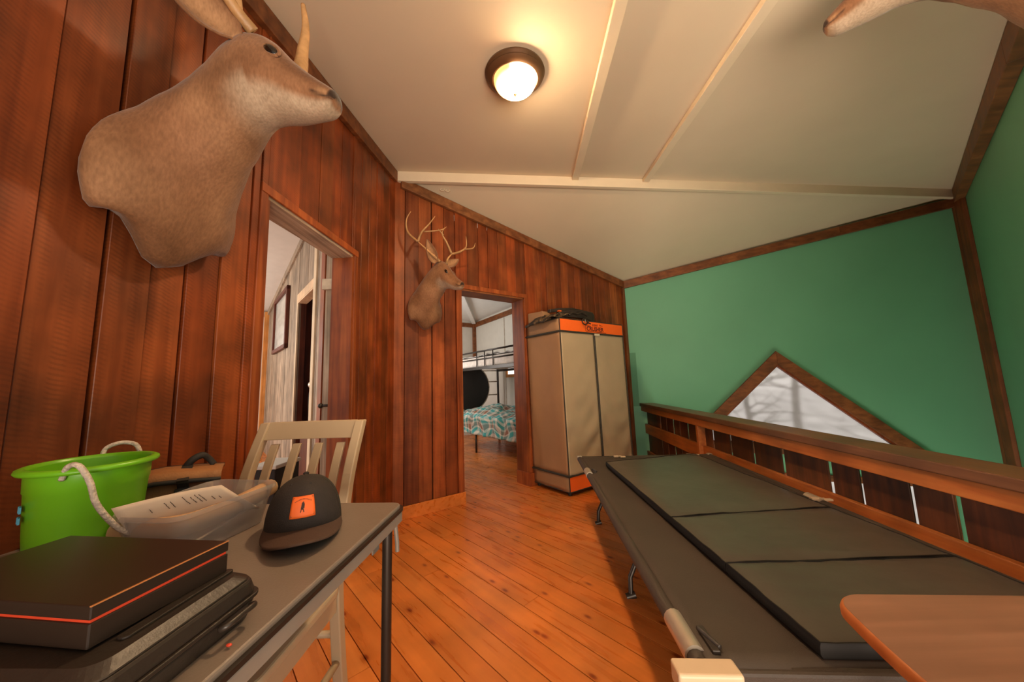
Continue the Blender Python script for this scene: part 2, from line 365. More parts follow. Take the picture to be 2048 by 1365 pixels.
def plaid():
    m, nt, b, out = newmat('plaid blanket')
    uv = N(nt, 'ShaderNodeAttribute', attribute_name='tint')
    sx = N(nt, 'ShaderNodeSeparateColor'); nt.links.new(uv.outputs['Color'], sx.inputs[0])
    def stripes(sock, stops, f):
        mm = N(nt, 'ShaderNodeMath', operation='MULTIPLY'); mm.inputs[1].default_value = f; nt.links.new(sock, mm.inputs[0])
        fr = N(nt, 'ShaderNodeMath', operation='FRACT'); nt.links.new(mm.outputs[0], fr.inputs[0])
        r = ramp(nt, stops); r.color_ramp.interpolation = 'CONSTANT'; nt.links.new(fr.outputs[0], r.inputs[0]); return r.outputs[0]
    st = [(0.0, (0.60, 0.55, 0.47)), (0.16, (0.04, 0.30, 0.30)), (0.42, (0.60, 0.55, 0.47)), (0.52, (0.22, 0.09, 0.05)), (0.74, (0.42, 0.37, 0.31)), (0.84, (0.03, 0.20, 0.18))]
    a = stripes(sx.outputs[0], st, 6.5); c = stripes(sx.outputs[1], st, 5.5)
    mx = N(nt, 'ShaderNodeMix', data_type='RGBA'); mx.inputs[0].default_value = 0.5
    nt.links.new(a, mx.inputs[6]); nt.links.new(c, mx.inputs[7])
    nt.links.new(mx.outputs[2], b.inputs['Base Color']); b.inputs['Roughness'].default_value = 0.85
    return m
M['plaid'] = plaid()
def lampmat():
    m, nt, b, out = newmat('lit lamp glass')
    em = N(nt, 'ShaderNodeEmission'); em.inputs[1].default_value = 1.0
    tc = N(nt, 'ShaderNodeTexCoord'); sp = N(nt, 'ShaderNodeSeparateXYZ'); nt.links.new(tc.outputs['Object'], sp.inputs[0])
    r = ramp(nt, [(0.30, (0.9, 0.38, 0.12)), (0.52, (1.0, 0.66, 0.36)), (0.62, (1.0, 0.70, 0.40))])
    mr = N(nt, 'ShaderNodeMapRange'); mr.inputs['From Min'].default_value = -0.125; mr.inputs['From Max'].default_value = 0.125
    nt.links.new(sp.outputs[0], mr.inputs[0]); nt.links.new(mr.outputs[0], r.inputs[0])
    st = N(nt, 'ShaderNodeMapRange'); st.inputs['From Min'].default_value = 0.36; st.inputs['From Max'].default_value = 0.55
    st.inputs['To Min'].default_value = LAMP * 0.05; st.inputs['To Max'].default_value = LAMP
    zf = N(nt, 'ShaderNodeMapRange', interpolation_type='SMOOTHSTEP'); zf.inputs['From Min'].default_value = -0.072; zf.inputs['From Max'].default_value = -0.128
    zf.inputs['To Min'].default_value = 0.075; zf.inputs['To Max'].default_value = 1.0
    nt.links.new(sp.outputs[2], zf.inputs[0])
    mm = N(nt, 'ShaderNodeMath', operation='MULTIPLY'); nt.links.new(st.outputs[0], mm.inputs[0]); nt.links.new(zf.outputs[0], mm.inputs[1])
    nt.links.new(mr.outputs[0], st.inputs[0]); nt.links.new(mm.outputs[0], em.inputs[1])
    nt.links.new(r.outputs[0], em.inputs[0]); nt.links.new(em.outputs[0], out.inputs[0])
    return m
LAMP = 460.0
M['lamp'] = lampmat()

# ------------------------------------------------------------------ setting: floors
def struct(o): o['kind'] = 'structure'; return o
def rtint(lo=0.62, hi=1.30, hue=0.12):
    v = random.uniform(lo, hi); h = random.uniform(-hue, hue)
    return (v, v * (1 + h), v * (1 + h * 1.6), 1)

# pine floor boards laid diagonally; one mesh, clipped by the loft edge (rail line)
FD = V((math.sin(FYAW), math.cos(FYAW), 0)); FN = V((-FD.y, FD.x, 0))
if FN.y < 0: FN = -FN
RAILX = 1.60
rail_o = V((RAILX, 0.9, 0))
def clip_poly(poly, p, n):       # keep the side where (q-p).n >= 0
    out = []
    for i in range(len(poly)):
        a, b = poly[i], poly[(i + 1) % len(poly)]; da, db = (a - p).dot(n), (b - p).dot(n)
        if da >= 0: out.append(a)
        if da * db < 0: out.append(a + (b - a) * (da / (da - db)))
    return out
mb = MB(); bw = 0.112
for i in range(-75, 95):
    n0 = i * bw
    t = -11 + random.uniform(0, 2)
    while t < 11:
        L = random.uniform(1.6, 3.4)
        q = [FN * n0 + FD * t, FN * n0 + FD * (t + L - 0.0015), FN * (n0 + bw - 0.004) + FD * (t + L - 0.0015), FN * (n0 + bw - 0.004) + FD * t]
        t += L
        for p, n in ((rail_o + AP * 0.08, -AP), (V((-5.6, 0, 0)), V((1, 0, 0))), (V((0, -2.2, 0)), V((0, 1, 0))), (V((0, 9.0, 0)), V((0, -1, 0))), (EG + WN * -0.2, None)):
            if n is None: continue
            if len(q) >= 3: q = clip_poly(q, p, n)
        if len(q) < 3: continue
        mb.prism([p - ZV * 0.02 for p in q], ZV * 0.02, rtint(0.86, 1.10, 0.05))
struct(mb.build('floor', M['floor']))
mb = MB(); mb.prism([V((-5.6, -2.2, -0.2)), rail_o + AP * 0.1 + A * -3.2 - ZV * 0.2, rail_o + AP * 0.1 + A * 8.5 - ZV * 0.2, V((-5.6, 9, -0.2))], ZV * 0.178)
struct(mb.build('floor_slab', M['darkwood']))
mb = MB(); mb.box((-1, -3, -2.75), (9, 0, 0), (0, 10, 0), (0, 0, 0.1)); struct(mb.build('floor_lower', M['lowerfloor']))

# ------------------------------------------------------------------ plank walls
def plank_wall(name, P, edges, ztop, opening, mat, thick=0.022, base=-0.02, rough=0.012, gaps=()):
    mb = MB()
    for a, b in zip(edges[:-1], edges[1:]):
        o1 = random.uniform(0, rough); th = thick
        col = rtint()
        g0 = 0.011 if round(a, 3) in gaps else 0.0025; g1 = 0.0016
        segs = [(a + g0, b - g1, base, None)]
        if opening:
            x0, x1, zt = opening
            if b > x0 and a < x1:
                segs = []
                if a < x0: segs.append((a + g0, x0, base, None))
                if b > x1: segs.append((x1, b - g1, base, None))
                segs.append((max(a + g0, x0), min(b - g1, x1), zt, None))
        for s0, s1, z0, _ in segs:
            if s1 - s0 < 0.004: continue
            bt = [P(s0, 0, z0), P(s1, 0, z0), P(s1, th + o1, z0), P(s0, th + o1, z0)]
            tp = [P(s0, 0, ztop(s0)), P(s1, 0, ztop(s1)), P(s1, th + o1, ztop(s1)), P(s0, th + o1, ztop(s0))]
            mb.hexa(bt, tp, col)
    return struct(mb.build(name, mat, bevel=0.0015, seg=1))
def backing(name, P, s0, s1, opening, ztop, d0=-0.10, d1=0.0, mat=None):
    mb = MB(); x0, x1, zt = opening
    for a, b, z in ((s0, x0, -0.02), (x1, s1, -0.02), (x0, x1, zt)):
        mb.hexa([P(a, d0, z), P(b, d0, z), P(b, d1, z), P(a, d1, z)], [P(a, d0, ztop(a)), P(b, d0, ztop(b)), P(b, d1, ztop(b)), P(a, d1, ztop(a))])
    return struct(mb.build(name, mat or M['backing']))

D1 = (-1.437, -0.672, 1.980)
D2 = (-0.016, 0.795, 2.028)
def top1(s):
    p = P1(s, 0, 0); return ceilz(p.x, p.y) + 0.02
e1 = [-4.6, -4.4, -4.15, -3.95, -3.7, -3.45, -3.25, -3.0, -2.78, -2.58, -2.42, -2.27, -2.125, -1.988, -1.866, -1.758, -1.63, -1.512, -1.474, -1.23, -1.067, -0.945, -0.832, -0.70, -0.585, -0.471, -0.36, -0.245, -0.13, -0.0]
plank_wall('wall_left', P1, e1, top1, (D1[0] - 0.0, D1[1] + 0.0, D1[2]), M['plank'], gaps=(-1.988, -1.758, -2.42, -2.78), rough=0.020)
backing('wall_left_core', P1, -4.6, -0.10, D1, top1)
ceilB_n = ((QG + ZV * 2.985) - (V((-1.047, 2.903, 2.985)))).cross((EG + ZV * 2.50) - V((-1.047, 2.903, 2.985))).normalized()
CB0 = V((-1.047, 2.903, 2.985))
def ceilBz(x, y): return CB0.z - (ceilB_n.x * (x - CB0.x) + ceilB_n.y * (y - CB0.y)) / ceilB_n.z
def top2(s):
    p = P2(s, 0, 0); return ceilBz(p.x, p.y) + 0.02
S2A, S2B = -0.672, 2.67
e2 = [S2A, -0.558, -0.43, -0.305, -0.175, -0.058, 0.076, 0.213, 0.33, 0.453, 0.569, 0.692, 0.83, 0.959, 1.06, 1.155, 1.28, 1.40, 1.52, 1.641, 1.755, 1.873, 2.009, 2.115, 2.232, 2.362, 2.507, S2B]
plank_wall('wall_back', P2, e2, top2, D2, M['plank2'], gaps=(-0.305, -0.043))
backing('wall_back_core', P2, S2A + 0.06, S2B, D2, top2)

# doorway linings and casings
def doorway(name, P, D, depth, cw, mats, over=0.012):
    mb = MB(); x0, x1, zt = D; t = 0.022; pr = 0.036
    mb.hexa([P(x0 - t * 0, -depth, 0), P(x0 + t, -depth, 0), P(x0 + t, pr, 0), P(x0, pr, 0)], [P(x0, -depth, zt), P(x0 + t, -depth, zt), P(x0 + t, pr, zt), P(x0, pr, zt)], rtint(0.8, 0.9))
    mb.hexa([P(x1 - t, -depth, 0), P(x1, -depth, 0), P(x1, pr, 0), P(x1 - t, pr, 0)], [P(x1 - t, -depth, zt), P(x1, -depth, zt), P(x1, pr, zt), P(x1 - t, pr, zt)], rtint(0.75, 0.85))
    a = mb.build(name, mats[0]); struct(a)
    hb = MB(); hb.hexa([P(x0, -depth, zt - t), P(x1, -depth, zt - t), P(x1, pr, zt - t), P(x0, pr, zt - t)], [P(x0, -depth, zt + 0.01), P(x1, -depth, zt + 0.01), P(x1, pr, zt + 0.01), P(x0, pr, zt + 0.01)])
    hb.build('head_lining', mats[1], a)
    cb = MB()
    for s0, s1, z0, z1 in ((x0 - cw, x0 + 0.004, 0, zt + cw), (x1 - 0.004, x1 + cw, 0, zt + cw)):
        cb.hexa([P(s0, 0.03, z0), P(s1, 0.03, z0), P(s1, 0.044, z0), P(s0, 0.044, z0)], [P(s0, 0.03, z1), P(s1, 0.03, z1), P(s1, 0.044, z1), P(s0, 0.044, z1)], rtint(0.85, 1.0))
    cb.hexa([P(x0 - cw, 0.03, zt - 0.005), P(x1 + cw, 0.03, zt - 0.005), P(x1 + cw, 0.047, zt - 0.005), P(x0 - cw, 0.047, zt - 0.005)],
            [P(x0 - cw, 0.03, zt + cw), P(x1 + cw, 0.03, zt + cw), P(x1 + cw, 0.047, zt + cw), P(x0 - cw, 0.047, zt + cw)], (1.15, 1.15, 1.15, 1))
    cb.build('casing', M['casing'], a, bevel=0.002, seg=1)
    return a
doorway('door_1', P1, D1, 0.105, 0.038, (M['casing'], M['greyhead']))
doorway('door_2', P2, D2, 0.17, 0.04, (M['casing'], M['trim']))

# baseboard left of the bunk room doorway, plinth right of it
mb = MB(); mb.box(P2(S2A + 0.03, 0.034, 0), W * (0.012 - S2A - 0.03), WN * 0.016, ZV * 0.105); struct(mb.build('baseboard_back', M['floor'], bevel=0.003))
mb = MB(); mb.box(P2(D2[1] - 0.02, 0.045, 0), W * 0.30, WN * 0.014, ZV * 0.13); mb.box(P2(D2[1] - 0.022, -0.17, 0), W * -0.010, WN * 0.228, ZV * 0.135); struct(mb.build('baseboard_right', M['casing'], bevel=0.003))

# brown rake trim on both plank walls
def strip_between(mb, a0, b0, a1, b1, d, col=(1, 1, 1, 1)):   # quad (bottom a0-b0, top a1-b1) thickened along d
    mb.hexa([a0, b0, b0 + d, a0 + d], [a1, b1, b1 + d, a1 + d], col)
mb = MB()
for s0, s1 in ((-4.6, -2.2), (-2.2, -0.02)):
    z0, z1 = top1(s0) - 0.025, top1(s1) - 0.025
    strip_between(mb, P1(s0, 0.03, z0 - 0.105), P1(s1, 0.03, z1 - 0.105), P1(s0, 0.03, z0), P1(s1, 0.03, z1), AP * 0.034, rtint(0.8, 1.0))
struct(mb.build('trim_1', M['trim'], bevel=0.003))
mb = MB(); cuts = [S2A + 0.07, 0.55, 1.35, 2.1, S2B]
for s0, s1 in zip(cuts[:-1], cuts[1:]):
    z0, z1 = top2(s0) - 0.022, top2(s1) - 0.022
    strip_between(mb, P2(s0, 0.03, z0 - 0.095), P2(s1 - 0.002, 0.03, z1 - 0.095), P2(s0, 0.03, z0), P2(s1 - 0.002, 0.03, z1), WN * 0.034, rtint(0.85, 1.15))
struct(mb.build('trim_2', M['trim'], bevel=0.003))
# upright brown corner trim where the plank wall meets the green wall
mb = MB(); mb.box(P2(S2B - 0.05, 0.028, -2.6), W * 0.05, WN * 0.03, ZV * 5.0); struct(mb.build('trim_3', M['trimv'], bevel=0.003))

# ------------------------------------------------------------------ ceilings
G2D = (V((2.762, 1.602, 0)) - QG).normalized()                     # right green wall direction
KC, QC = V((-1.048, 2.902, 0)), QG
def ca(p, up=0.0): return V((p.x, p.y, ceilz(p.x, p.y) + up))
QX = KC + (QC - KC) * 1.08; KX = KC - (QC - KC) * 0.04
bx = [KX, QX, QG + G2D * 5.0 + V((0.3, -0.3, 0)), V((1.45, -2.2, 0)), V((-1.45, -2.2, 0))]
mb = MB(); mb.prism([ca(p) for p in bx], ZV * 0.06); struct(mb.build('ceiling', M['ceiling']))
kb = V((KX.x, KX.y, ceilBz(KX.x, KX.y))); qb = V((QX.x, QX.y, ceilBz(QX.x, QX.y)))
dirKE = (EG - KC); ee = EG + dirKE.normalized() * 0.25
far = [kb, qb, V((EG.x + 1.2, EG.y + 0.9, 0)), V((ee.x, ee.y, 0)), KC + QD * 0.12]
far = [V((p.x, p.y, ceilBz(p.x, p.y))) for p in far]
mb = MB(); mb.prism(far, ZV * 0.06); struct(mb.build('ceiling_far', M['ceiling']))
# ridge board
RD = (QC - KC).normalized(); RNm = V((RD.y, -RD.x, 0))
mb = MB(); mb.box(KC + RD * 0.04 + RNm * -0.02 + ZV * 2.935, RD * ((QC - KC).length - 0.04), RNm * 0.045, ZV * 0.11)
struct(mb.build('trim_ridge', M['ceilingtrim'], bevel=0.004))
# two flat battens running down the near slope
def batten(a, b, w, h):
    d = (b - a).normalized(); sd = d.cross(ZV).normalized(); up = sd.cross(d).normalized()
    a = a + d * -3.4
    m = MB(); m.box(a - sd * w / 2 - up * h, d * ((b - a).length), sd * w, up * (h + 0.01)); return m
for i, (p, q) in enumerate((((0.56, 1.394), (0.66, 3.074)), ((1.263, 1.411), (1.367, 3.158)))):
    a, b = ca(V((*p, 0))), ca(V((*q, 0)))
    b = b + (b - a).normalized() * -0.0
    struct(batten(a, b, 0.062, 0.034).build('trim_batten', M['ceilingtrim'], bevel=0.003))

# ------------------------------------------------------------------ green walls over the stair void
GL = (QG - EG).length
def gtop(s): return 2.466 + (2.935 - 2.466) * s / GL
WAX, WLX, WRX = 1.766, 1.05, 2.95        # triangle window: apex and the two ends of its visible sides
sl_l = (1.364 - 0.628) / (1.766 - 1.043); sl_r = (1.364 - 0.206) / (2.984 - 1.766)
ZB = 0.12
wl, wr = 1.766 - (1.364 - ZB) / sl_l, 1.766 + (1.364 - ZB) / sl_r
tri = [(wl, ZB), (wr, ZB), (1.766, 1.364)]
cx, cz = sum(p[0] for p in tri) / 3, sum(p[1] for p in tri) / 3
def inset(tr, d):
    out = []
    n = 3
    for i in range(3):
        p0, p1, p2 = V(tr[i - 1]), V(tr[i]), V(tr[(i + 1) % 3])
        a, b = (p1 - p0).normalized(), (p2 - p1).normalized()
        na, nb = V((-a.y, a.x)), V((-b.y, b.x))
        k = (na + nb) / (1 + na.dot(nb)); out.append(tuple(p1 + k * d))
    return out
tri_in = inset(tri, 0.115)
def wall_with_hole(P, outer, hole, th):
    # outer: 4 corners (s,z) ccw from bottom left, hole: triangle (left, right, apex)
    mb = MB(); o = outer; h = hole
    polys = [[o[0], o[1], h[1], h[0]], [o[1], o[2], h[2], h[1]], [o[2], o[3], h[2]], [o[3], o[0], h[0], h[2]]]
    for p in polys: mb.prism([P(s, 0, z) for s, z in p], P(0, -th, 0) - P(0, 0, 0))
    return mb
mb = wall_with_hole(PG, [(-0.02, 0.0), (GL, 0.0), (GL, gtop(GL) + 0.1), (-0.02, gtop(0) + 0.1)], inset(tri, 0.05), 0.12)
LW = (0.75, 3.15, -1.35, -0.10)
for a_, b_, c_, d_ in ((-0.02, GL, -2.65, LW[2]), (-0.02, LW[0], LW[2], 0.0), (LW[1], GL, LW[2], 0.0), (LW[0], LW[1], LW[3], 0.0)): mb.prism([PG(a_, 0, c_), PG(b_, 0, c_), PG(b_, 0, d_), PG(a_, 0, d_)], -GN * 0.12)
struct(mb.build('wall_far', M['green']))
# window: frame boards, inner stop, pane
def tri_ring(P, outer, inner, o0, o1):
    mb = MB()
    for i in range(3):
        j = (i + 1) % 3
        a, b, c, d = outer[i], outer[j], inner[j], inner[i]
        mb.hexa([P(*[q[0], o0, q[1]]) for q in (a, b, c, d)], [P(q[0], o1, q[1]) for q in (a, b, c, d)], rtint(0.9, 1.15))
    return mb
win = tri_ring(PG, tri, tri_in, -0.02, 0.035).build('window_1', M['trim'], bevel=0.003); struct(win)
tri_ring(PG, inset(tri, 0.06), inset(tri, 0.135), -0.06, 0.0).build('window_stop', M['casing'], win)
tp = inset(tri, 0.10)
mb = MB(); mb.prism([PG(s, -0.055, z) for s, z in tp], GN * -0.006); mb.build('window_pane', M['glass'], win)
mb = MB()
for a_, b_, c_, d_ in ((LW[0], LW[1], LW[2], LW[2] + 0.07), (LW[0], LW[1], LW[3] - 0.07, LW[3]), (LW[0], LW[0] + 0.07, LW[2], LW[3]), (LW[1] - 0.07, LW[1], LW[2], LW[3])): mb.box(PG(a_, -0.08, c_), GD * (b_ - a_), GN * 0.10, ZV * (d_ - c_))
wlow = struct(mb.build('window_4', M['trim'], bevel=0.003))
mb = MB(); mb.box(PG(LW[0] + 0.05, -0.06, LW[2] + 0.05), GD * (LW[1] - LW[0] - 0.1), GN * 0.006, ZV * (LW[3] - LW[2] - 0.1)); mb.build('window_pane', M['glass'], wlow)
# trim along the top of the far green wall and the upright post in the corner
mb = MB()
for s0, s1 in ((0.0, 1.3), (1.3, 2.55), (2.55, GL - 0.02)):
    strip_between(mb, PG(s0, 0, gtop(s0) - 0.075), PG(s1, 0, gtop(s1) - 0.075), PG(s0, 0, gtop(s0) + 0.03), PG(s1, 0, gtop(s1) + 0.03), GN * 0.045, rtint(0.75, 1.0))
struct(mb.build('trim_4', M['trim'], bevel=0.003))
G2N = V((-G2D.y, G2D.x, 0))
if G2N.dot(V((0, 1.5, 0)) - QG) < 0: G2N = -G2N
mb = MB(); mb.prism([QG + GD * -0.10 + GN * 0.0 - ZV * 2.6, QG + GD * -0.10 + GN * 0.04 - ZV * 2.6, QG + (GN + G2N).normalized() * 0.13 - ZV * 2.6, QG + G2D * 0.22 + G2N * 0.03 - ZV * 2.6, QG + G2D * 0.22 - ZV * 2.6, QG - ZV * 2.6], ZV * 5.5, (0.85, 0.85, 0.85, 1))
struct(mb.build('trim_corner_post', M['trimv'], bevel=0.004))
G2L = 4.55
a, b = QG, QG + G2D * G2L
mb = MB(); mb.hexa([a - ZV * 2.65, b - ZV * 2.65, b - G2N * 0.12 - ZV * 2.65, a - G2N * 0.12 - ZV * 2.65], [ca(a, 0.03), ca(b, 0.03), ca(b, 0.03) - G2N * 0.12, ca(a, 0.03) - G2N * 0.12])
struct(mb.build('wall_right', M['green']))
mb = MB()
for t0, t1 in ((0.05, 1.5), (1.5, 3.0), (3.0, G2L)):
    p, q = QG + G2D * t0, QG + G2D * t1
    strip_between(mb, ca(p, -0.14), ca(q, -0.14), ca(p, 0.0), ca(q, 0.0), G2N * 0.07, rtint(0.75, 1.0))
struct(mb.build('trim_5', M['trim'], bevel=0.004))
# darker unpainted patch on the green wall beside the wardrobe
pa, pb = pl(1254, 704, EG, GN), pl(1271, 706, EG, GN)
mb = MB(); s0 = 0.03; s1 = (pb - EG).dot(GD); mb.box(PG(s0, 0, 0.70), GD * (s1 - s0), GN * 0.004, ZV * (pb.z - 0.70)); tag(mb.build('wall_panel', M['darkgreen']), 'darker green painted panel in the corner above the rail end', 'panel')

# ------------------------------------------------------------------ loft railing
rl = thing('loft_railing', 'low dark stained plank railing with thick cap along the cot', 'railing', rail_o)
def PR(t, o, z): return rail_o + A * t + AP * o + ZV * z            # t along, o outwards over the void
T0, T1 = -0.35, 4.18
mb = MB(); mb.box(PR(T0, -0.10, 0.70), A * (T1 - T0), AP * 0.185, ZV * 0.042); mb.build('cap_rail', M['rail'], rl, bevel=0.005)
mb = MB(); mb.box(PR(T0, -0.085, 0.635), A * (T1 - T0), AP * 0.035, ZV * 0.063); mb.build('apron_board', M['railface'], rl, bevel=0.003)
mb = MB(); mb.box(PR(T0, -0.05, 0.335), A * (T1 - T0), AP * 0.03, ZV * 0.125); mb.build('bottom_rail', M['railface'], rl, bevel=0.003)
mb = MB(); mb.box(PR(T0, -0.05, 0.0), A * (T1 - T0), AP * 0.03, ZV * 0.10); mb.build('bottom_rail', M['railface'], rl, bevel=0.003)
gx = [1920, 1830, 1730, 1671, 1580, 1521, 1475]
ys = []
for x in gx:
    q = pl(x, 950, rail_o, AP); ys.append((q - rail_o).dot(A))
bed = [T0, T0 + 0.2] + ys + [ys[-1] + 0.16]
q0 = (pl(1405, 900, rail_o + AP * -0.05, AP) - rail_o).dot(A)
bed = sorted(set([T0] + [y for y in ys if y > T0 + 0.05] + [q0 - 0.16 if q0 - 0.16 > ys[-1] + 0.08 else ys[-1] + 0.09, q0 + 0.1, q0 + 0.33, q0 + 0.52, q0 + 0.70, q0 + 0.9, q0 + 1.1, T1]))
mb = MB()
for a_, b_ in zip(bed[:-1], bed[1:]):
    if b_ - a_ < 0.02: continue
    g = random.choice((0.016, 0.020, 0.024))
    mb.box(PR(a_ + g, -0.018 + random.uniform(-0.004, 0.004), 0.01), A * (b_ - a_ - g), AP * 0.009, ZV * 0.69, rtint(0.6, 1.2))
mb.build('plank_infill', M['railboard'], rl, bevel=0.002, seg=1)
for t in (q0, T1 - 0.12, T0 + 0.02):
    mb = MB(); mb.box(PR(t - 0.02, -0.085, 0), A * 0.04, AP * 0.068, ZV * 0.636); mb.build('post', M['railface'], rl, bevel=0.003)

# ------------------------------------------------------------------ ceiling lamp
lc = ca(V((0.070, 1.80, 0)))
lamp = thing('ceiling_lamp', 'lit flush ceiling lamp with bronze rim and frosted glass bowl', 'lamp', lc)
lz = -CNn if CNn.z < 0 else CNn; lx = V((1, 0, 0)); lx = (lx - lz * lx.dot(lz)).normalized(); ly = lz.cross(lx)
mb = MB(); mb.lathe([(0.05, 0.0), (0.172, 0.0), (0.176, -0.012), (0.165, -0.022), (0.168, -0.030), (0.150, -0.046), (0.134, -0.050), (0.128, -0.046), (0.05, -0.03)], lc, 48, lx, ly, lz, cap=True)
mb.build('rim', M['bronze'], lamp, smooth=True, angle=rad(40))
mb = MB(); mb.lathe([(0.125 * math.cos(a * PI / 2 / 12) + 1e-4, -0.046 - 0.088 * math.sin(a * PI / 2 / 12)) for a in range(13)], lc, 40, lx, ly, lz, cap=True)
mb.build('glass_bowl', M['lamp'], lamp, smooth=True)
mb = MB(); mb.lathe([(0.012, -0.128), (0.012, -0.136), (0.005, -0.140), (0.004, -0.150), (0.0005, -0.152)], lc, 12, lx, ly, lz, cap=True); mb.build('finial', M['bronze'], lamp, smooth=True)

# small ring hooks on the far slope
h0 = pl(890, 378, CB0, ceilB_n)
mb = MB()
for dx in (-0.025, 0.025):
    c = h0 + V((dx, dx * 0.4, -0.012)); mb.tube([c + V((0.02 * math.cos(t * PI / 6), 0.006 * math.sin(t * PI / 6), 0.014 * math.sin(t * PI / 6))) for t in range(13)], 0.004, 6)
tag(mb.build('ceiling_hook', M['ceilingtrim'], smooth=True), 'small pair of white hook rings on the ceiling by the ridge', 'hook')

# ------------------------------------------------------------------ folding card table
TZ = 0.74
TC = V((-0.333, 1.07, 0)); TW, TLn = 0.835, 0.90
def PT(x, y, z=0.0): return TC - AP * x - A * y + ZV * z      # x to the wall, y towards the camera
tb = thing('folding_table', 'grey padded folding card table with black tube legs by the plank wall', 'table', PT(TW / 2, TLn / 2))
mb = MB(); mb.prism([PT(x, y, TZ - 0.02) for x, y in rrect(0.006, 0.006, TW - 0.006, TLn - 0.006, 0.03)], ZV * 0.02); mb.build('tabletop', M['tabletop'], tb, bevel=0.004)
def rimring(z0, z1, g):
    o = [PT(x, y) for x, y in rrect(-g, -g, TW + g, TLn + g, 0.035)]; i = [PT(x, y) for x, y in rrect(0.02, 0.02, TW - 0.02, TLn - 0.02, 0.03)]
    n = len(o); m = MB()
    m.loft([[p + ZV * z0 for p in o], [p + ZV * z1 for p in o], [p + ZV * z1 for p in i], [p + ZV * z0 for p in i], [p + ZV * z0 for p in o]], cap=False)
    return m
rimring(TZ - 0.017, TZ - 0.009, 0.002).build('edge_binding', M['blackmetal'], tb)
rimring(TZ - 0.044, TZ - 0.018, 0.0).build('frame', M['tablerim'], tb, bevel=0.003)
for lx_, ly_, sx_, sy_ in ((0.032, 0.055, 1, 1), (TW - 0.035, 0.055, -1, 1), (0.032, TLn - 0.055, 1, -1), (TW - 0.035, TLn - 0.055, -1, -1)):
    mb = MB(); mb.tube([PT(lx_, ly_, TZ - 0.05), PT(lx_, ly_, 0.02)], 0.0135, 12)
    lg = mb.build('leg', M['blackmetal'], tb, smooth=True, angle=rad(40))
    mb = MB(); mb.tube([PT(lx_, ly_, 0.03), PT(lx_, ly_, 0.0)], 0.017, 12); mb.build('foot_cap', M['black'], lg, smooth=True, angle=rad(40))
    mb = MB(); mb.box(PT(lx_ + 0.018, ly_ + 0.02, TZ - 0.10), AP * 0.004, A * -0.035, ZV * 0.07)
    mb.tube([PT(lx_ - 0.018, ly_ - 0.01, TZ - 0.045), PT(lx_ - 0.02, ly_ - 0.02 , TZ - 0.10), PT(lx_ - 0.02, ly_ - 0.022, TZ - 0.125)], 0.006, 8); mb.build('hinge_bracket', M['tablerim'], lg, smooth=True, angle=rad(40))

# ------------------------------------------------------------------ cream chair tucked under the table
ch = thing('dining_chair', 'cream painted wooden chair with slatted back tucked under the folding table', 'chair', V((-0.79, 1.05, 0)))
CHX0, CHX1 = -0.985, -0.585
def CY(z):      # depth of the rear post at height z
    pts = [(0, 1.275), (0.2, 1.235), (0.45, 1.205), (0.6, 1.225), (0.78, 1.275), (0.96, 1.365)]
    for (z0, y0), (z1, y1) in zip(pts[:-1], pts[1:]):
        if z <= z1: return y0 + (y1 - y0) * (z - z0) / (z1 - z0)
    return pts[-1][1]
def yskew(x): return 0.0
post_z = [0, 0.1, 0.2, 0.32, 0.45, 0.55, 0.65, 0.75, 0.85, 0.957]
cz_s = curve([V((0, CY(z), z)) for z in (0, 0.2, 0.45, 0.6, 0.78, 0.957)], 6)
for x in (CHX0, CHX1 - 0.034):
    rings = [[V((x, p.y - 0.017, p.z)), V((x + 0.034, p.y - 0.017, p.z)), V((x + 0.034, p.y + 0.017, p.z)), V((x, p.y + 0.017, p.z))] for p in cz_s]
    mb = MB(); mb.loft(rings); mb.build('leg', M['chair'], ch, bevel=0.004)
    x2 = x
    mb = MB(); mb.hexa([V((x2 + 0.004, 0.824, 0)), V((x2 + 0.030, 0.824, 0)), V((x2 + 0.030, 0.85, 0)), V((x2 + 0.004, 0.85, 0))], [V((x2, 0.82, 0.43)), V((x2 + 0.036, 0.82, 0.43)), V((x2 + 0.036, 0.856, 0.43)), V((x2, 0.856, 0.43))])
    mb.build('leg', M['chair'], ch, bevel=0.004)
    mb = MB(); mb.box((x + 0.006, 0.85, 0.37), (0.022, 0, 0), (0, 0.34, 0), (0, 0, 0.06)); mb.build('apron', M['chair'], ch, bevel=0.003)
    mb = MB(); mb.tube([V((x + 0.017, 0.84, 0.20)), V((x + 0.017, 1.23, 0.20))], 0.011, 10); mb.build('stretcher', M['chair'], ch, smooth=True)
mb = MB(); mb.tube([V((CHX0 + 0.02, 1.03, 0.20)), V((CHX1 - 0.02, 1.03, 0.20))], 0.011, 10); mb.build('stretcher', M['chair'], ch, smooth=True)
mb = MB(); mb.tube([V((CHX0 + 0.02, 1.23, 0.28)), V((CHX1 - 0.02, 1.23, 0.28))], 0.011, 10); mb.build('stretcher', M['chair'], ch, smooth=True)
for y in (0.826, 1.19):
    mb = MB(); mb.box((CHX0 + 0.034, y, 0.37), (CHX1 - CHX0 - 0.068, 0, 0), (0, 0.022, 0), (0, 0, 0.06)); mb.build('apron', M['chair'], ch, bevel=0.003)
mb = MB(); mb.prism([V((x, y, 0.432)) for x, y in rrect(CHX0 - 0.012, 0.795, CHX1 + 0.012, 1.19, 0.04)], ZV * 0.026); mb.build('seat', M['chair'], ch, bevel=0.006)
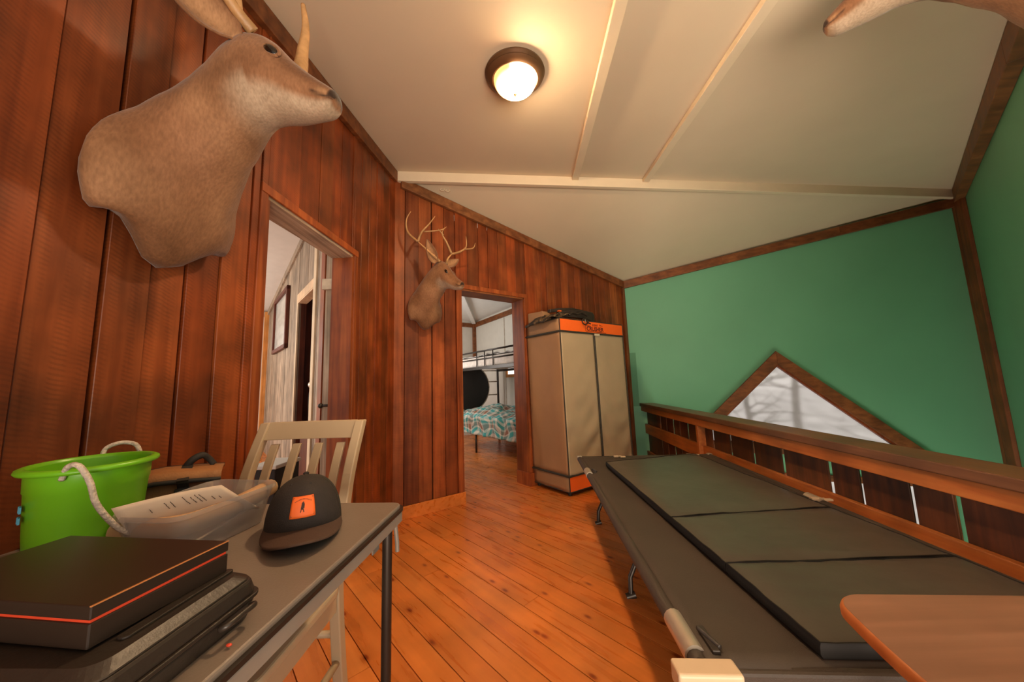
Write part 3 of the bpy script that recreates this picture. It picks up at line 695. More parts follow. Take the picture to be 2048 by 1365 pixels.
def backrail(z0, z1, name, bow):
    n = 14; rings = []
    for i in range(n + 1):
        t = i / n; x = CHX0 + 0.03 + (CHX1 - CHX0 - 0.06) * t; b = bow * 4 * t * (1 - t)
        rings.append([V((x, CY(z0) - 0.011 + b, z0)), V((x, CY(z0) + 0.011 + b, z0)), V((x, CY(z1) + 0.011 + b, z1)), V((x, CY(z1) - 0.011 + b, z1))])
    m = MB(); m.loft(rings); m.build(name, M['chair'], ch, bevel=0.003)
backrail(0.895, 0.958, 'top_rail', 0.010)
backrail(0.525, 0.565, 'lower_rail', 0.010)
for i in range(4):
    x = CHX0 + 0.034 + (CHX1 - CHX0 - 0.068) * (i + 0.5) / 4 
    rings = []
    for p in cz_s:
        if 0.54 <= p.z <= 0.90:
            b = 0.008
            rings.append([V((x - 0.015, p.y - 0.006 + b, p.z)), V((x + 0.015, p.y - 0.006 + b, p.z)), V((x + 0.015, p.y + 0.006 + b, p.z)), V((x - 0.015, p.y + 0.006 + b, p.z))])
    mb = MB(); mb.loft(rings); mb.build('slat', M['chair'], ch, bevel=0.002)

# ------------------------------------------------------------------ things on the table
# green bucket with rope handle
bc = V((-0.948, 0.790, TZ)); BR, BH = 0.126, 0.198
bk = thing('bucket', 'lime green plastic bucket with white rope handle on the table', 'bucket', bc)
bdir = V((bc.x, bc.y, 0)).normalized(); bsd = V((-bdir.y, bdir.x, 0))
mb = MB()
BK = 0.775
prof = [(0.001, 0.0), (0.098, 0.0), (0.101, 0.004), (0.106, 0.035), (0.1075, 0.036), (0.110, 0.06), (0.117, 0.150), (0.119, 0.152), (0.121, 0.190), (0.121, 0.193)]
inn = [(0.1185, 0.193), (0.116, 0.155), (0.105, 0.06), (0.095, 0.008), (0.001, 0.008)]
mb.lathe([(r * BK, z) for r, z in prof + inn], bc, 56, bdir, bsd, ZV, 1.12, 0.98)
mb.build('body', M['bucket'], bk, smooth=True, angle=rad(50))
mb = MB(); mb.lathe([(r * BK, z) for r, z in [(0.119, 0.186), (0.134, 0.188), (0.138, 0.192), (0.136, 0.197), (0.128, 0.200), (0.119, 0.199), (0.119, 0.186)]], bc, 56, bdir, bsd, ZV, 1.12, 0.98); mb.build('rim', M['bucket'], bk, smooth=True)
ra = math.atan2(0.0, 1.0)
rp0 = pl(142, 937, V((0, bc.y - 0.118, 0)), V((0, 1, 0)))
e0 = bc - bdir * 0.128 + bsd * -0.035 + ZV * 0.196
rope = curve([bc - bdir * 0.0990 + bsd * 0.0380 + ZV * 0.180, bc - bdir * 0.1125 + bsd * 0.0320 + ZV * 0.205, bc - bdir * 0.1323 + bsd * 0.0180 + ZV * 0.207, bc - bdir * 0.1440 + bsd * 0.0020 + ZV * 0.175, bc - bdir * 0.1467 + bsd * -0.0100 + ZV * 0.130, bc - bdir * 0.1440 + bsd * -0.0380 + ZV * 0.080, bc - bdir * 0.1350 + bsd * -0.0620 + ZV * 0.055], 8)
mb = MB(); mb.tube(rope, 0.0050, 8); mb.build('rope_handle', M['rope'], bk, smooth=True)
rope2 = curve([bc + bdir * 0.1071 + bsd * -0.0770 + ZV * 0.190, bc + bdir * 0.1122 + bsd * -0.0670 + ZV * 0.214, bc + bdir * 0.1138 + bsd * -0.0420 + ZV * 0.222, bc + bdir * 0.1155 + bsd * -0.0180 + ZV * 0.212, bc + bdir * 0.1105 + bsd * -0.0120 + ZV * 0.19], 6)
mb = MB(); mb.tube(rope2, 0.0050, 8); mb.build('rope_handle', M['rope'], bk, smooth=True)
sd_ = bc + bsd * 0.0 
mb = MB()
for z in (0.105, 0.125):
    for k in range(2):
        an = PI * (0.545 + 0.012 * k)
        mb.cbox(bc + bdir * (-0.030 - 0.012 * k) + bsd * (0.0875 - 0.002 * k) + ZV * z, 0.009, 0.003, 0.012, bdir, bsd, ZV)
mb.build('sticker', M['blue'], bk)

# hard plastic case and flat black box on top
CS = V((-0.405, 0.585, TZ)); cA = (A * 0.99 - AP * 0.02).normalized(); cP = V((cA.y, -cA.x, 0))
def PC(x, y, z): return CS - cP * x - cA * y + ZV * z
CW, CD, CZ = 0.42, 0.225, 0.066
cs = thing('hard_case', 'dusty black hard plastic carry case lying on the table edge', 'case', PC(CW / 2, CD / 2, 0))
def rr3(m, g, z0, z1, r, g2=None):
    o = rrect(g, g, CW - g, CD - g, r); i = rrect(g2 if g2 is not None else g, g2 if g2 is not None else g, CW - (g2 if g2 is not None else g), CD - (g2 if g2 is not None else g), r)
    m.loft([[PC(x, y, z0) for x, y in o], [PC(x, y, z1) for x, y in i]])
mb = MB(); rr3(mb, 0.010, 0.0, 0.026, 0.02, 0.004); mb.build('lower_shell', M['blackplastic'], cs, bevel=0.003)
mb = MB(); rr3(mb, 0.000, 0.0285, 0.034, 0.022); mb.build('seam_rib', M['blackplastic'], cs, bevel=0.0015)
mb = MB(); rr3(mb, 0.003, 0.034, 0.055, 0.022, 0.008); rr3(mb, 0.008, 0.055, CZ, 0.022, 0.022); mb.build('lid', M['blackplastic'], cs, bevel=0.004)
mb = MB(); mb.prism([PC(x, y, CZ) for x, y in rrect(0.035, 0.02, 0.05, CD - 0.06, 0.006)], ZV * 0.003); mb.build('lid_rib', M['blackplastic'], cs, bevel=0.001)
hp = [PC(-0.000, 0.030, 0.022), PC(-0.010, 0.033, 0.026), PC(-0.011, 0.055, 0.027), PC(-0.010, 0.078, 0.026), PC(-0.000, 0.081, 0.022)]
mb = MB(); mb.tube(curve(hp, 5), 0.0032, 8, flat=1.3); mb.build('handle', M['blackplastic'], cs, smooth=True)
for x in (0.05, 0.2, 0.34):
    mb = MB(); mb.box(PC(x, CD - 0.004, 0.016), -cP * 0.045, -cA * 0.010, ZV * 0.030); mb.build('latch', M['blackplastic'], cs, bevel=0.003)
# flat black box
bA = (A * 1.0 + AP * 0.075).normalized(); bP = V((bA.y, -bA.x, 0))
zb0 = TZ + CZ + 0.003
bq = atz(458, 1082, zb0 + 0.044)
def PB(x, y, z): return V((bq.x, bq.y, zb0)) - bP * x - bA * y + ZV * z
BD = (atz(165, 1213, zb0 + 0.044) - bq); BD = abs(BD.dot(bA))
bb = thing('storage_box', 'flat black lidded box with red line resting on the hard case', 'box', PB(0.14, BD / 2, 0))
mb = MB(); mb.box(PB(0, 0, 0), -bP * 0.30, -bA * BD, ZV * 0.026); mb.build('tray', M['blackbox'], bb, bevel=0.0015)
mb = MB(); mb.box(PB(0.002, 0.002, 0.026), -bP * 0.296, -bA * (BD - 0.004), ZV * 0.0035); mb.build('red_liner', M['redline'], bb, label='red line between lid and tray')
mb = MB(); mb.box(PB(0, 0, 0.0295), -bP * 0.30, -bA * BD, ZV * 0.0145); lid = mb.build('lid', M['blackbox'], bb, bevel=0.0012)
mb = MB(); mb.box(PB(-0.0003, 0, 0.0432), -bP * 0.0022, -bA * BD, ZV * 0.0011); mb.build('worn_edge', M['orangeedge'], lid)
rdot = atz(458, 1291, TZ + 0.004)
mb = MB(); mb.ball(rdot, 0.0025, 6, (1.6, 1, 0.8)); tag(mb.build('bead', M['redplastic'], smooth=True), 'tiny red bead on the table beside the hard case', 'bead')

# clear bin with papers
zr = TZ + 0.095
c4 = [atz(203, 1036, zr), atz(355, 1038, zr), atz(566, 961, zr), atz(432, 958, zr)]   # near left, near right, far right, far left
bn = thing('storage_bin', 'shallow clear plastic bin holding papers on the table', 'bin', V((sum(p.x for p in c4) / 4, sum(p.y for p in c4) / 4, TZ)))
bcx = sum(c4, V()) / 4
def binring(z, k, r=0.18):
    pts = []
    n = 4
    cs4 = [V((bcx.x + (p.x - bcx.x) * k, bcx.y + (p.y - bcx.y) * k, z)) for p in c4]
    for i in range(4):
        p0, p1, p2 = cs4[i - 1], cs4[i], cs4[(i + 1) % 4]
        a = p1 + (p0 - p1) * r; b = p1 + (p2 - p1) * r
        for t in (0, 0.25, 0.5, 0.75, 1.0):
            pts.append((a * (1 - t) + p1 * t) * (1 - t) + (p1 * (1 - t) + b * t) * t)
    return pts
mb = MB(); mb.loft([binring(TZ + 0.002, 0.80), binring(TZ + 0.05, 0.88), binring(zr - 0.012, 0.945)], cap=False)
rb = binring(TZ + 0.002, 0.80); mb.add(rb, [tuple(range(len(rb)))])
mb.build('tub', M['clear'], bn, smooth=True, solid=0.0018, angle=rad(60))
mb = MB(); mb.loft([binring(zr - 0.012, 0.945), binring(zr - 0.010, 1.0), binring(zr - 0.004, 1.0), binring(zr, 0.985), binring(zr - 0.003, 0.955), binring(zr - 0.012, 0.945)], cap=False); mb.build('rim', M['clear'], bn, smooth=True, angle=rad(50))
# handwritten sheet standing in the bin
pa = [atz(225, 1031, zr + 0.003), atz(340, 1030, zr - 0.004), atz(447, 1000, zr - 0.004), atz(441, 970, zr + 0.022), atz(222, 1018, zr + 0.018)]
nrm_a = pa[0]; 
def sheet_pt(u, v):
    b0 = V((-0.805, 0.755, zr - 0.050)); b1 = V((-0.66, 0.915, zr - 0.050)); 
    t0 = atz(222, 1018, zr + 0.020); t1 = atz(443, 971, zr + 0.026)
    p = (b0 * (1 - u) + b1 * u) * (1 - v) + (t0 * (1 - u) + t1 * u) * v
    return p + ZV * (0.004 * math.sin(u * 3)) + V((0.01, -0.01, 0)) * (0.6 * math.sin(v * PI))
mb = MB(); mb.grid(sheet_pt, 14, 8)
sh = mb.build('paper_sheet', M['paper'], None, smooth=True, solid=0.0008)
tag(sh, 'sheet of paper with faint handwriting standing in the clear bin', 'paper')
mb = MB(); random.seed(5)
for u0, n in ((0.24, 3), (0.38, 5), (0.43, 4), (0.55, 7), (0.61, 5), (0.66, 6), (0.70, 6), (0.78, 3), (0.84, 2)):
    v = 0.60
    for k in range(n):
        L = random.uniform(0.02, 0.045)
        p, q = sheet_pt(u0 + random.uniform(-0.003, 0.003), v), sheet_pt(u0 + random.uniform(-0.004, 0.004), v + L)
        mb.tube([p + V((0.0012, -0.0012, 0.0008)), q + V((0.0012, -0.0012, 0.0008))], 0.0006, 4); v += L + 0.008
mb.build('handwriting', M['ink'], sh)
mb = MB(); ro = curve([atz(236, 1062, TZ + 0.055), atz(360, 1052, TZ + 0.058), atz(470, 1012, TZ + 0.062), atz(540, 975, TZ + 0.066)], 6)
mb.tube(ro, [0.022] * len(ro), 14)
tag(mb.build('paper_roll', M['roll'], smooth=True, angle=rad(50)), 'rolled tan paper lying inside the clear bin', 'paper roll')
mb = MB()
mb.grid(lambda u, v: V((-0.80, 0.765, TZ + 0.03)) + V((0.10, -0.005, 0)) * u + V((0.02, 0.17, 0.006)) * v + ZV * (0.010 * math.sin(u * 5 + v * 3)), 8, 8)
tag(mb.build('paper_stack', M['paper'], smooth=True, solid=0.004), 'loose pale papers lying flat in the bottom of the clear bin', 'papers')

# tan shoulder bag behind the bin
bgc = atz(375, 1000, TZ); bgc = V((-1.005, 1.0, TZ))
bg = thing('shoulder_bag', 'tan canvas bag with black straps and buckles behind the bucket', 'bag', bgc)
bx_, by_ = V((0.80, 0.60, 0)).normalized(), V((-0.60, 0.80, 0)).normalized()
def PBg(x, y, z): return bgc + bx_ * x + by_ * y + ZV * z * 0.82
def bagring(z, k, b=0.0): return [PBg((p[0]) * k, p[1] * (k if b == 0 else b), z) for p in rrect(-0.115, -0.05, 0.115, 0.05, 0.035)]
mb = MB(); mb.loft([bagring(0, 0.92), bagring(0.02, 1.0), bagring(0.07, 1.0), bagring(0.105, 0.97), bagring(0.118, 0.85)]); mb.build('body', M['bag'], bg, smooth=True, angle=rad(50))
def flap(u, v):
    x = (u - 0.5) * 0.27; 
    y = -0.075 + v * 0.15
    z = 0.130 + 0.012 * math.cos((u - 0.5) * 2.6) + 0.008 * math.sin(v * PI) - 0.02 * abs(u - 0.5) - (0.02 if v < 0.02 else 0) + 0.012 * u
    return PBg(x, y, z)
mb = MB(); mb.grid(flap, 14, 10); fl = mb.build('flap', M['bag'], bg, smooth=True, solid=0.006)
mb = MB(); mb.tube([flap(u / 14, 0.0) for u in range(15)], 0.006, 8); mb.tube([flap(u / 14, 1.0) for u in range(15)], 0.005, 8); mb.build('binding', M['black'], fl, smooth=True)
for x in (-0.05, 0.055):
    mb = MB(); mb.loft([[PBg(x - 0.012, y, z), PBg(x + 0.012, y, z), PBg(x + 0.012, y - 0.004, z + 0.002), PBg(x - 0.012, y - 0.004, z + 0.002)] for y, z in ((-0.056, 0.02), (-0.058, 0.10), (-0.082, 0.128), (0.0, 0.160))]); st = mb.build('strap', M['black'], bg)
    mb = MB(); mb.cbox(PBg(x, -0.063, 0.085), 0.034, 0.010, 0.024, bx_, by_, ZV); mb.build('buckle', M['black'], st, bevel=0.003)
mb = MB(); mb.tube(curve([PBg(0.05, 0.0, 0.155), PBg(0.065, 0.0, 0.18), PBg(0.085, 0.01, 0.19), PBg(0.10, 0.02, 0.172), PBg(0.112, 0.02, 0.15)], 5), 0.006, 8, flat=1.6); mb.build('carry_loop', M['black'], bg, smooth=True)

# baseball cap
hc = V((-0.537, 0.905, TZ)); hyaw = math.atan2(-0.885, 0.465)       # facing direction angle in the xy plane
hf = V((math.cos(hyaw), math.sin(hyaw), 0)); hs = V((-hf.y, hf.x, 0))
cap = thing('baseball_cap', 'black baseball cap with orange patch lying on the folding table', 'cap', hc)
def PH(f, s, z): return hc + (hf * f + hs * s + ZV * z * 0.93) * 1.06
def crown(th, ph):       # th around, ph up 0..pi/2
    c, s_ = math.cos(th), math.sin(th)
    r = math.cos(ph) ** 0.80
    fx = 0.098 * c * r; sx = 0.078 * s_ * r
    front = max(0, c)
    z = (0.118 + 0.006 * front) * math.sin(ph) ** 0.92
    bulge = front * 0.014 * math.sin(ph * 2)
    return PH(fx + bulge, sx, z + 0.012 * (1 - math.sin(ph)) * (0.5 - 0.5 * c) * -0.6 + 0.006)
mb = MB(); n = 48
def crown_part(th0, th1, m, nn): return m.grid(lambda u, v: crown(th0 + (th1 - th0) * u, v * PI / 2 * 0.995), nn, 18)
mb = MB(); crown_part(-rad(75), rad(75), mb, 26); mb.build('front_panel', M['capfabric'], cap, smooth=True, solid=0.002)
mb = MB(); crown_part(rad(75), rad(285), mb, 34); mb.build('mesh_panel', M['capmesh'], cap, smooth=True, solid=0.002)
mb = MB(); mb.ball(PH(0.002, 0, 0.131), 0.007, 6, (1, 1, 0.6)); mb.build('top_button', M['capfabric'], cap, smooth=True)
mb = MB(); mb.ball(crown(rad(18), 1.12), 0.003, 5); mb.build('eyelet', M['black'], cap, smooth=True); mb = MB(); mb.ball(crown(rad(-40), 1.12), 0.003, 5); mb.build('eyelet', M['black'], cap, smooth=True)
def brim(u, v):
    th = rad(-82) + rad(164) * u
    c, s_ = math.cos(th), math.sin(th)
    ln = 0.088 * (max(0, c) ** 0.62)
    f = 0.097 * c + ln * v; s2 = 0.077 * s_ * (1 + 0.03 * v)
    arch = 0.040 * (1 - (s2 / 0.08) ** 2)
    return PH(f, s2, 0.010 + arch * 0.9 * min(1, 0.35 + v * 0.65) - 0.016 * v * max(0, c) + 0.006 * (1 - v))
mb = MB(); mb.grid(brim, 30, 8); mb.build('brim', M['brim'], cap, smooth=True, solid=0.003)
# patch on the front
def patch_pt(u, v, off=0.0028):
    th = rad(-17) + rad(36) * u; ph = 0.38 + 0.42 * v
    p = crown(th, ph); q1 = crown(th + 0.02, ph); q2 = crown(th, ph + 0.02)
    nn = (q1 - p).cross(q2 - p).normalized()
    if nn.dot(p - PH(0, 0, 0.03)) < 0: nn = -nn
    return p + nn * off
mb = MB(); mb.grid(lambda u, v: patch_pt(u, v), 12, 8); pt = mb.build('patch', M['patch'], cap, smooth=True, solid=0.002, label='orange leather patch')
mb = MB()
def pstroke(pts, r): mb.tube([patch_pt(u, v, 0.0042) for u, v in pts], r, 5)
pstroke([(0.06, 0.08), (0.94, 0.08), (0.94, 0.92), (0.06, 0.92), (0.06, 0.08)], 0.0005)
for k in range(13):
    t = k / 12; u = 0.16 + 0.68 * t; v = 0.70 + 0.12 * math.sin(PI * t); pstroke([(u, v), (u + 0.012, v + 0.05)], 0.0006)
for a_, b_, r in (((0.46, 0.36), (0.50, 0.64), 0.0022), ((0.52, 0.42), (0.53, 0.62), 0.0022), ((0.44, 0.34), (0.42, 0.24), 0.001), ((0.52, 0.40), (0.55, 0.24), 0.001), ((0.48, 0.62), (0.53, 0.70), 0.0018)): pstroke([a_, b_], r)
mb.build('patch_print', M['ink'], pt)

# ------------------------------------------------------------------ camp cot
CZt = 0.45
C0 = V((0.531, 2.952, 0)); CWd = 1.045; CLn = 2.13
def PK(x, y, z): return C0 + AP * x - A * y + ZV * z       # x across to the rail, y towards the camera
cot = thing('camp_cot', 'wide black folding camp cot along the loft railing', 'cot', PK(CWd / 2, CLn / 2, 0))
def cotsurf(u, v):
    sag = 0.012 * math.sin(PI * u) ** 0.7
    return PK(CWd * u, CLn * v, CZt - sag * (0.4 + 0.6 * math.sin(PI * v)) + 0.0012 * noise.noise(V((u * 9, v * 20, 0))))
mb = MB(); mb.grid(cotsurf, 24, 40); mb.build('canvas', M['cot'], cot, smooth=True, solid=0.005)
for x in (0, CWd):
    mb = MB(); mb.tube([PK(x, 0.02, CZt - 0.014), PK(x, CLn * 0.47, CZt - 0.014), PK(x, CLn - 0.02, CZt - 0.014)], 0.021, 14); mb.build('side_sleeve', M['cot'], cot, smooth=True, angle=rad(50))
for y in (0.0, CLn):
    mb = MB(); mb.box(PK(0.02, y - 0.012, CZt - 0.034), AP * (CWd - 0.04), A * -0.024, ZV * 0.034); mb.build('end_bar', M['cot'], cot, bevel=0.007)
# metal corner sleeves, side tube joints and clasps
for x, y, w in ((-0.066, CLn - 0.022, 0.135), (CWd - 0.10, CLn - 0.020, 0.115)):
    mb = MB(); mb.box(PK(x, y, CZt - 0.038), AP * w, A * -0.050, ZV * 0.044); mb.build('corner_bracket', M['bracket'], cot, bevel=0.006, seg=3)
for x in (-0.02, CWd - 0.02):
    mb = MB(); mb.box(PK(x, -0.012, CZt - 0.035), AP * 0.04, A * -0.04, ZV * 0.045); mb.build('corner_bracket', M['steel'], cot, bevel=0.008)
yy = [(-0.5, 0.40, 0.06), ]
for x, y0, y1 in ((0, CLn - 0.175, CLn - 0.045), (0, 0.425, 0.545), (CWd, CLn - 0.26, CLn - 0.08), (CWd, 1.02, 1.12)):
    mb = MB(); mb.tube([PK(x, y0, CZt - 0.010), PK(x, (y0 + y1) / 2, CZt - 0.010), PK(x, y1, CZt - 0.010)], 0.0245, 14); mb.build('side_tube', M['steel'], cot, smooth=True, angle=rad(50))
for x, y in ((0.03, 0.49), (0.035, CLn - 0.075)):
    mb = MB(); mb.box(PK(x, y - 0.045, CZt - 0.008), AP * 0.018, A * -0.085, ZV * 0.018); mb.tube([PK(x, y - 0.03, CZt + 0.012), PK(x + 0.022, y + 0.03, CZt + 0.010)], 0.006, 8); mb.build('hinge_lock', M['blackplastic'], cot, bevel=0.004)
for x, y in ((0.30, 0.045), (CWd - 0.16, 0.025), (CWd - 0.015, 1.09)):
    mb = MB(); mb.box(PK(x - 0.03, y, CZt + 0.002), AP * 0.035, A * -0.022, ZV * 0.012); mb.box(PK(x + 0.02, y + 0.015, CZt + 0.002), AP * 0.04, A * -0.020, ZV * 0.010); mb.tube([PK(x, y + 0.01, CZt + 0.010), PK(x + 0.03, y + 0.02, CZt + 0.012)], 0.004, 6)
    mb.build('clasp', M['bracket'], cot, bevel=0.003)
for y in (0.16, 1.05, 1.93):
    for s in (0, 1):
        x0 = 0.01 if s == 0 else CWd - 0.01; xf = 0.085 if s == 0 else CWd - 0.085
        dx = -0.075 if s == 0 else 0.06
        tpp = PK(0.02 if s == 0 else CWd - 0.02, y - 0.05, CZt - 0.03)
        ft = PK(0.06 + 0.03 if s == 0 else CWd - 0.09, y + 0.05, 0.012)
        mb = MB(); mb.tube([PK(0.24 if s == 0 else CWd - 0.24, y + 0.0, CZt - 0.10), PK(0.10 if s == 0 else CWd - 0.10, y + 0.02, 0.08), ft], 0.0125, 10); lg = mb.build('leg', M['blackmetal'], cot, smooth=True, angle=rad(50))
        mb = MB(); mb.tube([ft - ZV * 0.012 - AP * 0.022, ft - ZV * 0.0 + AP * 0.022], 0.017, 10); mb.build('foot', M['blackmetal'], lg, smooth=True, angle=rad(50))
    mb = MB(); mb.tube([PK(0.02, y, CZt - 0.05), PK(0.24, y, CZt - 0.10), PK(CWd - 0.24, y, CZt - 0.10), PK(CWd - 0.02, y, CZt - 0.05)], 0.012, 10); mb.build('cross_bar', M['blackmetal'], cot, smooth=True, angle=rad(50))

# folding pad on the cot
pz = CZt + 0.001; PTk = 0.040
pd = thing('sleeping_pad', 'black vinyl trifold sleeping pad lying on the camp cot', 'pad', PK(0.52, 1.15, CZt))
def padpt(u, v):      # measured corners on the top face
    zt = pz + PTk
    a = atz(1212, 923, zt); b = atz(1388, 906, zt); c = atz(1640, 1281, zt); d = c + AP * ((b - a).dot(AP) + 0.0)
    return (a * (1 - u) + b * u) * (1 - v) + (c * (1 - u) + d * u) * v
pl0, pr0, pl1, pr1 = padpt(0, 0), padpt(1, 0), padpt(0, 1), padpt(1, 1)
Lp = (pl1 - pl0).length
folds = [(1 / 3.0), (2 / 3.0)]
segs = [(0.0, 0.495), (0.505, 0.705), (0.715, 1.0)]
fy = [(atz(1306, 1032, pz + PTk) - pl0).length / Lp, (atz(1418, 1124, pz + PTk) - pl0).length / Lp]
segs = [(0.0, fy[0] - 0.0015), (fy[0] + 0.0015, fy[1] - 0.0015), (fy[1] + 0.0015, 1.0)]
for i, (v0, v1) in enumerate(segs):
    mb = MB(); nu, nv = 22, 18; r = 0.018
    def topf(u, v, v0=v0, v1=v1):
        p = padpt(u, v0 + (v1 - v0) * v)
        eu = min(u, 1 - u) * 0.8; ev = min(v, 1 - v) * (v1 - v0) * Lp
        e = min(eu, ev); dz = -0.007 * math.exp(-e / 0.012)
        wr = 0.0035 * noise.noise(V((u * 5, v * 5 + i * 9, 1.3))) + 0.002 * noise.noise(V((u * 14, v * 7, 4 + i)))
        return p + ZV * (dz + wr)
    top = [[topf(a / nu, b / nv) for a in range(nu + 1)] for b in range(nv + 1)]
    ring = [(a, 0) for a in range(nu)] + [(nu, b) for b in range(nv)] + [(a, nv) for a in range(nu, 0, -1)] + [(0, b) for b in range(nv, 0, -1)]
    mb.grid(lambda u, v: topf(u, v), nu, nv)
    o1 = mb.build('panel', M['pad'], pd, smooth=True)
    eb = MB(); cen = padpt(0.5, (v0 + v1) / 2)
    e0 = [top[b][a] for a, b in ring]
    def outp(p, k, z):
        d = V((p.x - cen.x, p.y - cen.y, 0)); return V((p.x, p.y, z)) + d.normalized() * k
    eb.loft([e0, [outp(p, 0.003, pz + PTk - 0.014) for p in e0], [outp(p, 0.004, pz + 0.012) for p in e0], [outp(p, -0.004, pz) for p in e0]], cap=False)
    bt = [outp(p, -0.004, pz) for p in e0]; eb.add(bt, [tuple(range(len(bt)))])
    eb.tube([p + ZV * 0.001 for p in e0 + [e0[0]]], 0.0028, 5)
    eb.build('edge_piping', M['padedge'], o1, smooth=True, angle=rad(50))

# ------------------------------------------------------------------ rounded tray table in the near corner
trz = 0.62
tcx, tcy = 0.646, 0.780
def PTr(x, y, z): return V((tcx, tcy, 0)) + AP * x - A * y + ZV * z
tr = thing('tray_table', 'brown laminate table with rounded corner beside the foot of the cot', 'table', PTr(0.42, 0.28, 0))
def trayring(g):
    pts = []
    for x, y in rrect(g, g, 0.78 - g, 0.60 - g, 0.055 - g, 8): pts.append((x, y))
    return pts
def trayout(x, y):     # sides bow out slightly along the short edges
    t = (y - 0.0) / 0.60
    k = -0.045 * math.sin(PI * min(1, max(0, t))) ** 1.0
    return x + (k if x < 0.39 else -k)
sub = []
base = rrect(0, 0, 0.78, 0.60, 0.05, 8); dense = []
for i in range(len(base)):
    a, b = base[i], base[(i + 1) % len(base)]; L = math.hypot(a[0] - b[0], a[1] - b[1]); n = max(1, int(L / 0.03))
    for k in range(n): dense.append((a[0] + (b[0] - a[0]) * k / n, a[1] + (b[1] - a[1]) * k / n))
def tl(z, g): 
    out = []
    for x, y in dense:
        x2 = trayout(x, y); cx_, cy_ = 0.39, 0.30
        d = V((x2 - cx_, y - cy_)); d = d * (1 - g / max(d.length, 1e-3)); out.append(PTr(cx_ + d.x, cy_ + d.y, z))
    return out
mb = MB(); mb.loft([tl(trz - 0.001, 0.006), tl(trz, 0.007)]); mb.build('tabletop', M['traywood'], tr)
mb = MB(); mb.loft([tl(trz - 0.026, 0.010), tl(trz - 0.022, 0.001), tl(trz - 0.010, 0.0), tl(trz - 0.003, 0.003), tl(trz - 0.0005, 0.0065)]); mb.build('edge_band', M['trayedge'], tr, smooth=True, angle=rad(60))
for x, y in ((0.12, 0.10), (0.66, 0.10), (0.12, 0.50), (0.66, 0.50)):
    mb = MB(); mb.tube([PTr(x, y, trz - 0.026), PTr(x, y, 0.0)], 0.016, 10); mb.build('leg', M['blackmetal'], tr, smooth=True, angle=rad(50))

# ------------------------------------------------------------------ cloth wardrobe
WF = V((0.494, 3.348, 0))
def PW(x, y, z): return WF + W * x + QD * y + ZV * z       # x along the front, y to the wall
WX, WD, WZ0, WZ1 = 1.015, 0.522, 0.04, 1.705
wd = thing('wardrobe', 'tan cloth wardrobe with orange bands standing by the bunk room doorway', 'wardrobe', PW(WX / 2, WD / 2, 0))
ZT, ZBl = 1.575, 0.185         # belts
def lean(z): return -0.030 * (z - 0.04) / 1.66          # the soft frame leans a little
def fold(u, v, s, amp): return amp * noise.noise(V((u * 3.0, v * 7.0, s))) + 0.5 * amp * noise.noise(V((u * 9, v * 4, s + 3)))
def front(x0, x1, z0, z1, amp, seed):
    def f(u, v):
        x = x0 + (x1 - x0) * u; z = z0 + (z1 - z0) * v
        e = min(1, 8 * min(u, 1 - u)); k = smooth01((1.05 - z) / 0.5)
        sag = amp * (0.3 + 1.2 * k) * e * (math.sin(v * 34 + 3 * u + 5 * math.sin(u * 3 + seed)) * 0.35 + noise.noise(V((u * 2, v * 9, seed))))
        return PW(x + lean(z), -0.003 + sag * 0.6, z)
    return f
def side(y0, y1, z0, z1, amp, seed):
    def f(u, v):
        y = y0 + (y1 - y0) * u; z = z0 + (z1 - z0) * v; e = min(1, 6 * min(u, 1 - u))
        return PW(lean(z) + amp * e * noise.noise(V((u * 4, v * 2.2, seed))) - 0.012 * e * math.sin(v * PI) * 0, y, z)
    return f
mb = MB(); b4 = lambda z: [PW(lean(z) + 0.012, 0.012, z), PW(WX - 0.012 + lean(z), 0.012, z), PW(WX - 0.012 + lean(z), WD, z), PW(lean(z) + 0.012, WD, z)]
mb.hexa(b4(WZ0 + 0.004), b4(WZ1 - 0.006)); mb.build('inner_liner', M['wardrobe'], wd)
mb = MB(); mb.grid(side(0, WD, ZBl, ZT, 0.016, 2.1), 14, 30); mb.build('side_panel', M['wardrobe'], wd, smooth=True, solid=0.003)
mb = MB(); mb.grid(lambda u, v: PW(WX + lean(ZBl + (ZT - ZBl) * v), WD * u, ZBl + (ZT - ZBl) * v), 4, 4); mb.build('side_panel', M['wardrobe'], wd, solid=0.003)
zx = 0.505
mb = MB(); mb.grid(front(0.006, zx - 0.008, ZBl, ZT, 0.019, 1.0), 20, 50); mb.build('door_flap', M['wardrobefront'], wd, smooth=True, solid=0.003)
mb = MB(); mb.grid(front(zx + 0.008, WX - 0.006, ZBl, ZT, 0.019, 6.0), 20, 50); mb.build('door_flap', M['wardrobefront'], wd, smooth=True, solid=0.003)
mb = MB(); mb.tube([PW(zx + lean(z), -0.008, z) for z in (ZBl, 0.6, 1.0, ZT)], 0.010, 8); zp = mb.build('zip', M['piping'], wd)
mb = MB(); mb.grid(lambda u, v: PW(lean(ZT + 0.12 * v) + WX * u, -0.005, ZT + (WZ1 - ZT) * v), 8, 3); ob = mb.build('top_band', M['orange'], wd, solid=0.003, label='blaze orange top band')
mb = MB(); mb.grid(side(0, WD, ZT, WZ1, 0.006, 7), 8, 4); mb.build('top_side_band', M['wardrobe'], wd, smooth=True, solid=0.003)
mb = MB(); mb.grid(lambda u, v: PW(WX * u, -0.005, WZ0 + (ZBl - WZ0) * v), 8, 3); mb.build('bottom_band', M['orange'], wd, solid=0.003, label='orange bottom band')
mb = MB(); mb.grid(side(0, WD, WZ0, ZBl, 0.004, 9), 8, 4); mb.build('bottom_side_band', M['wardrobe'], wd, smooth=True, solid=0.003)
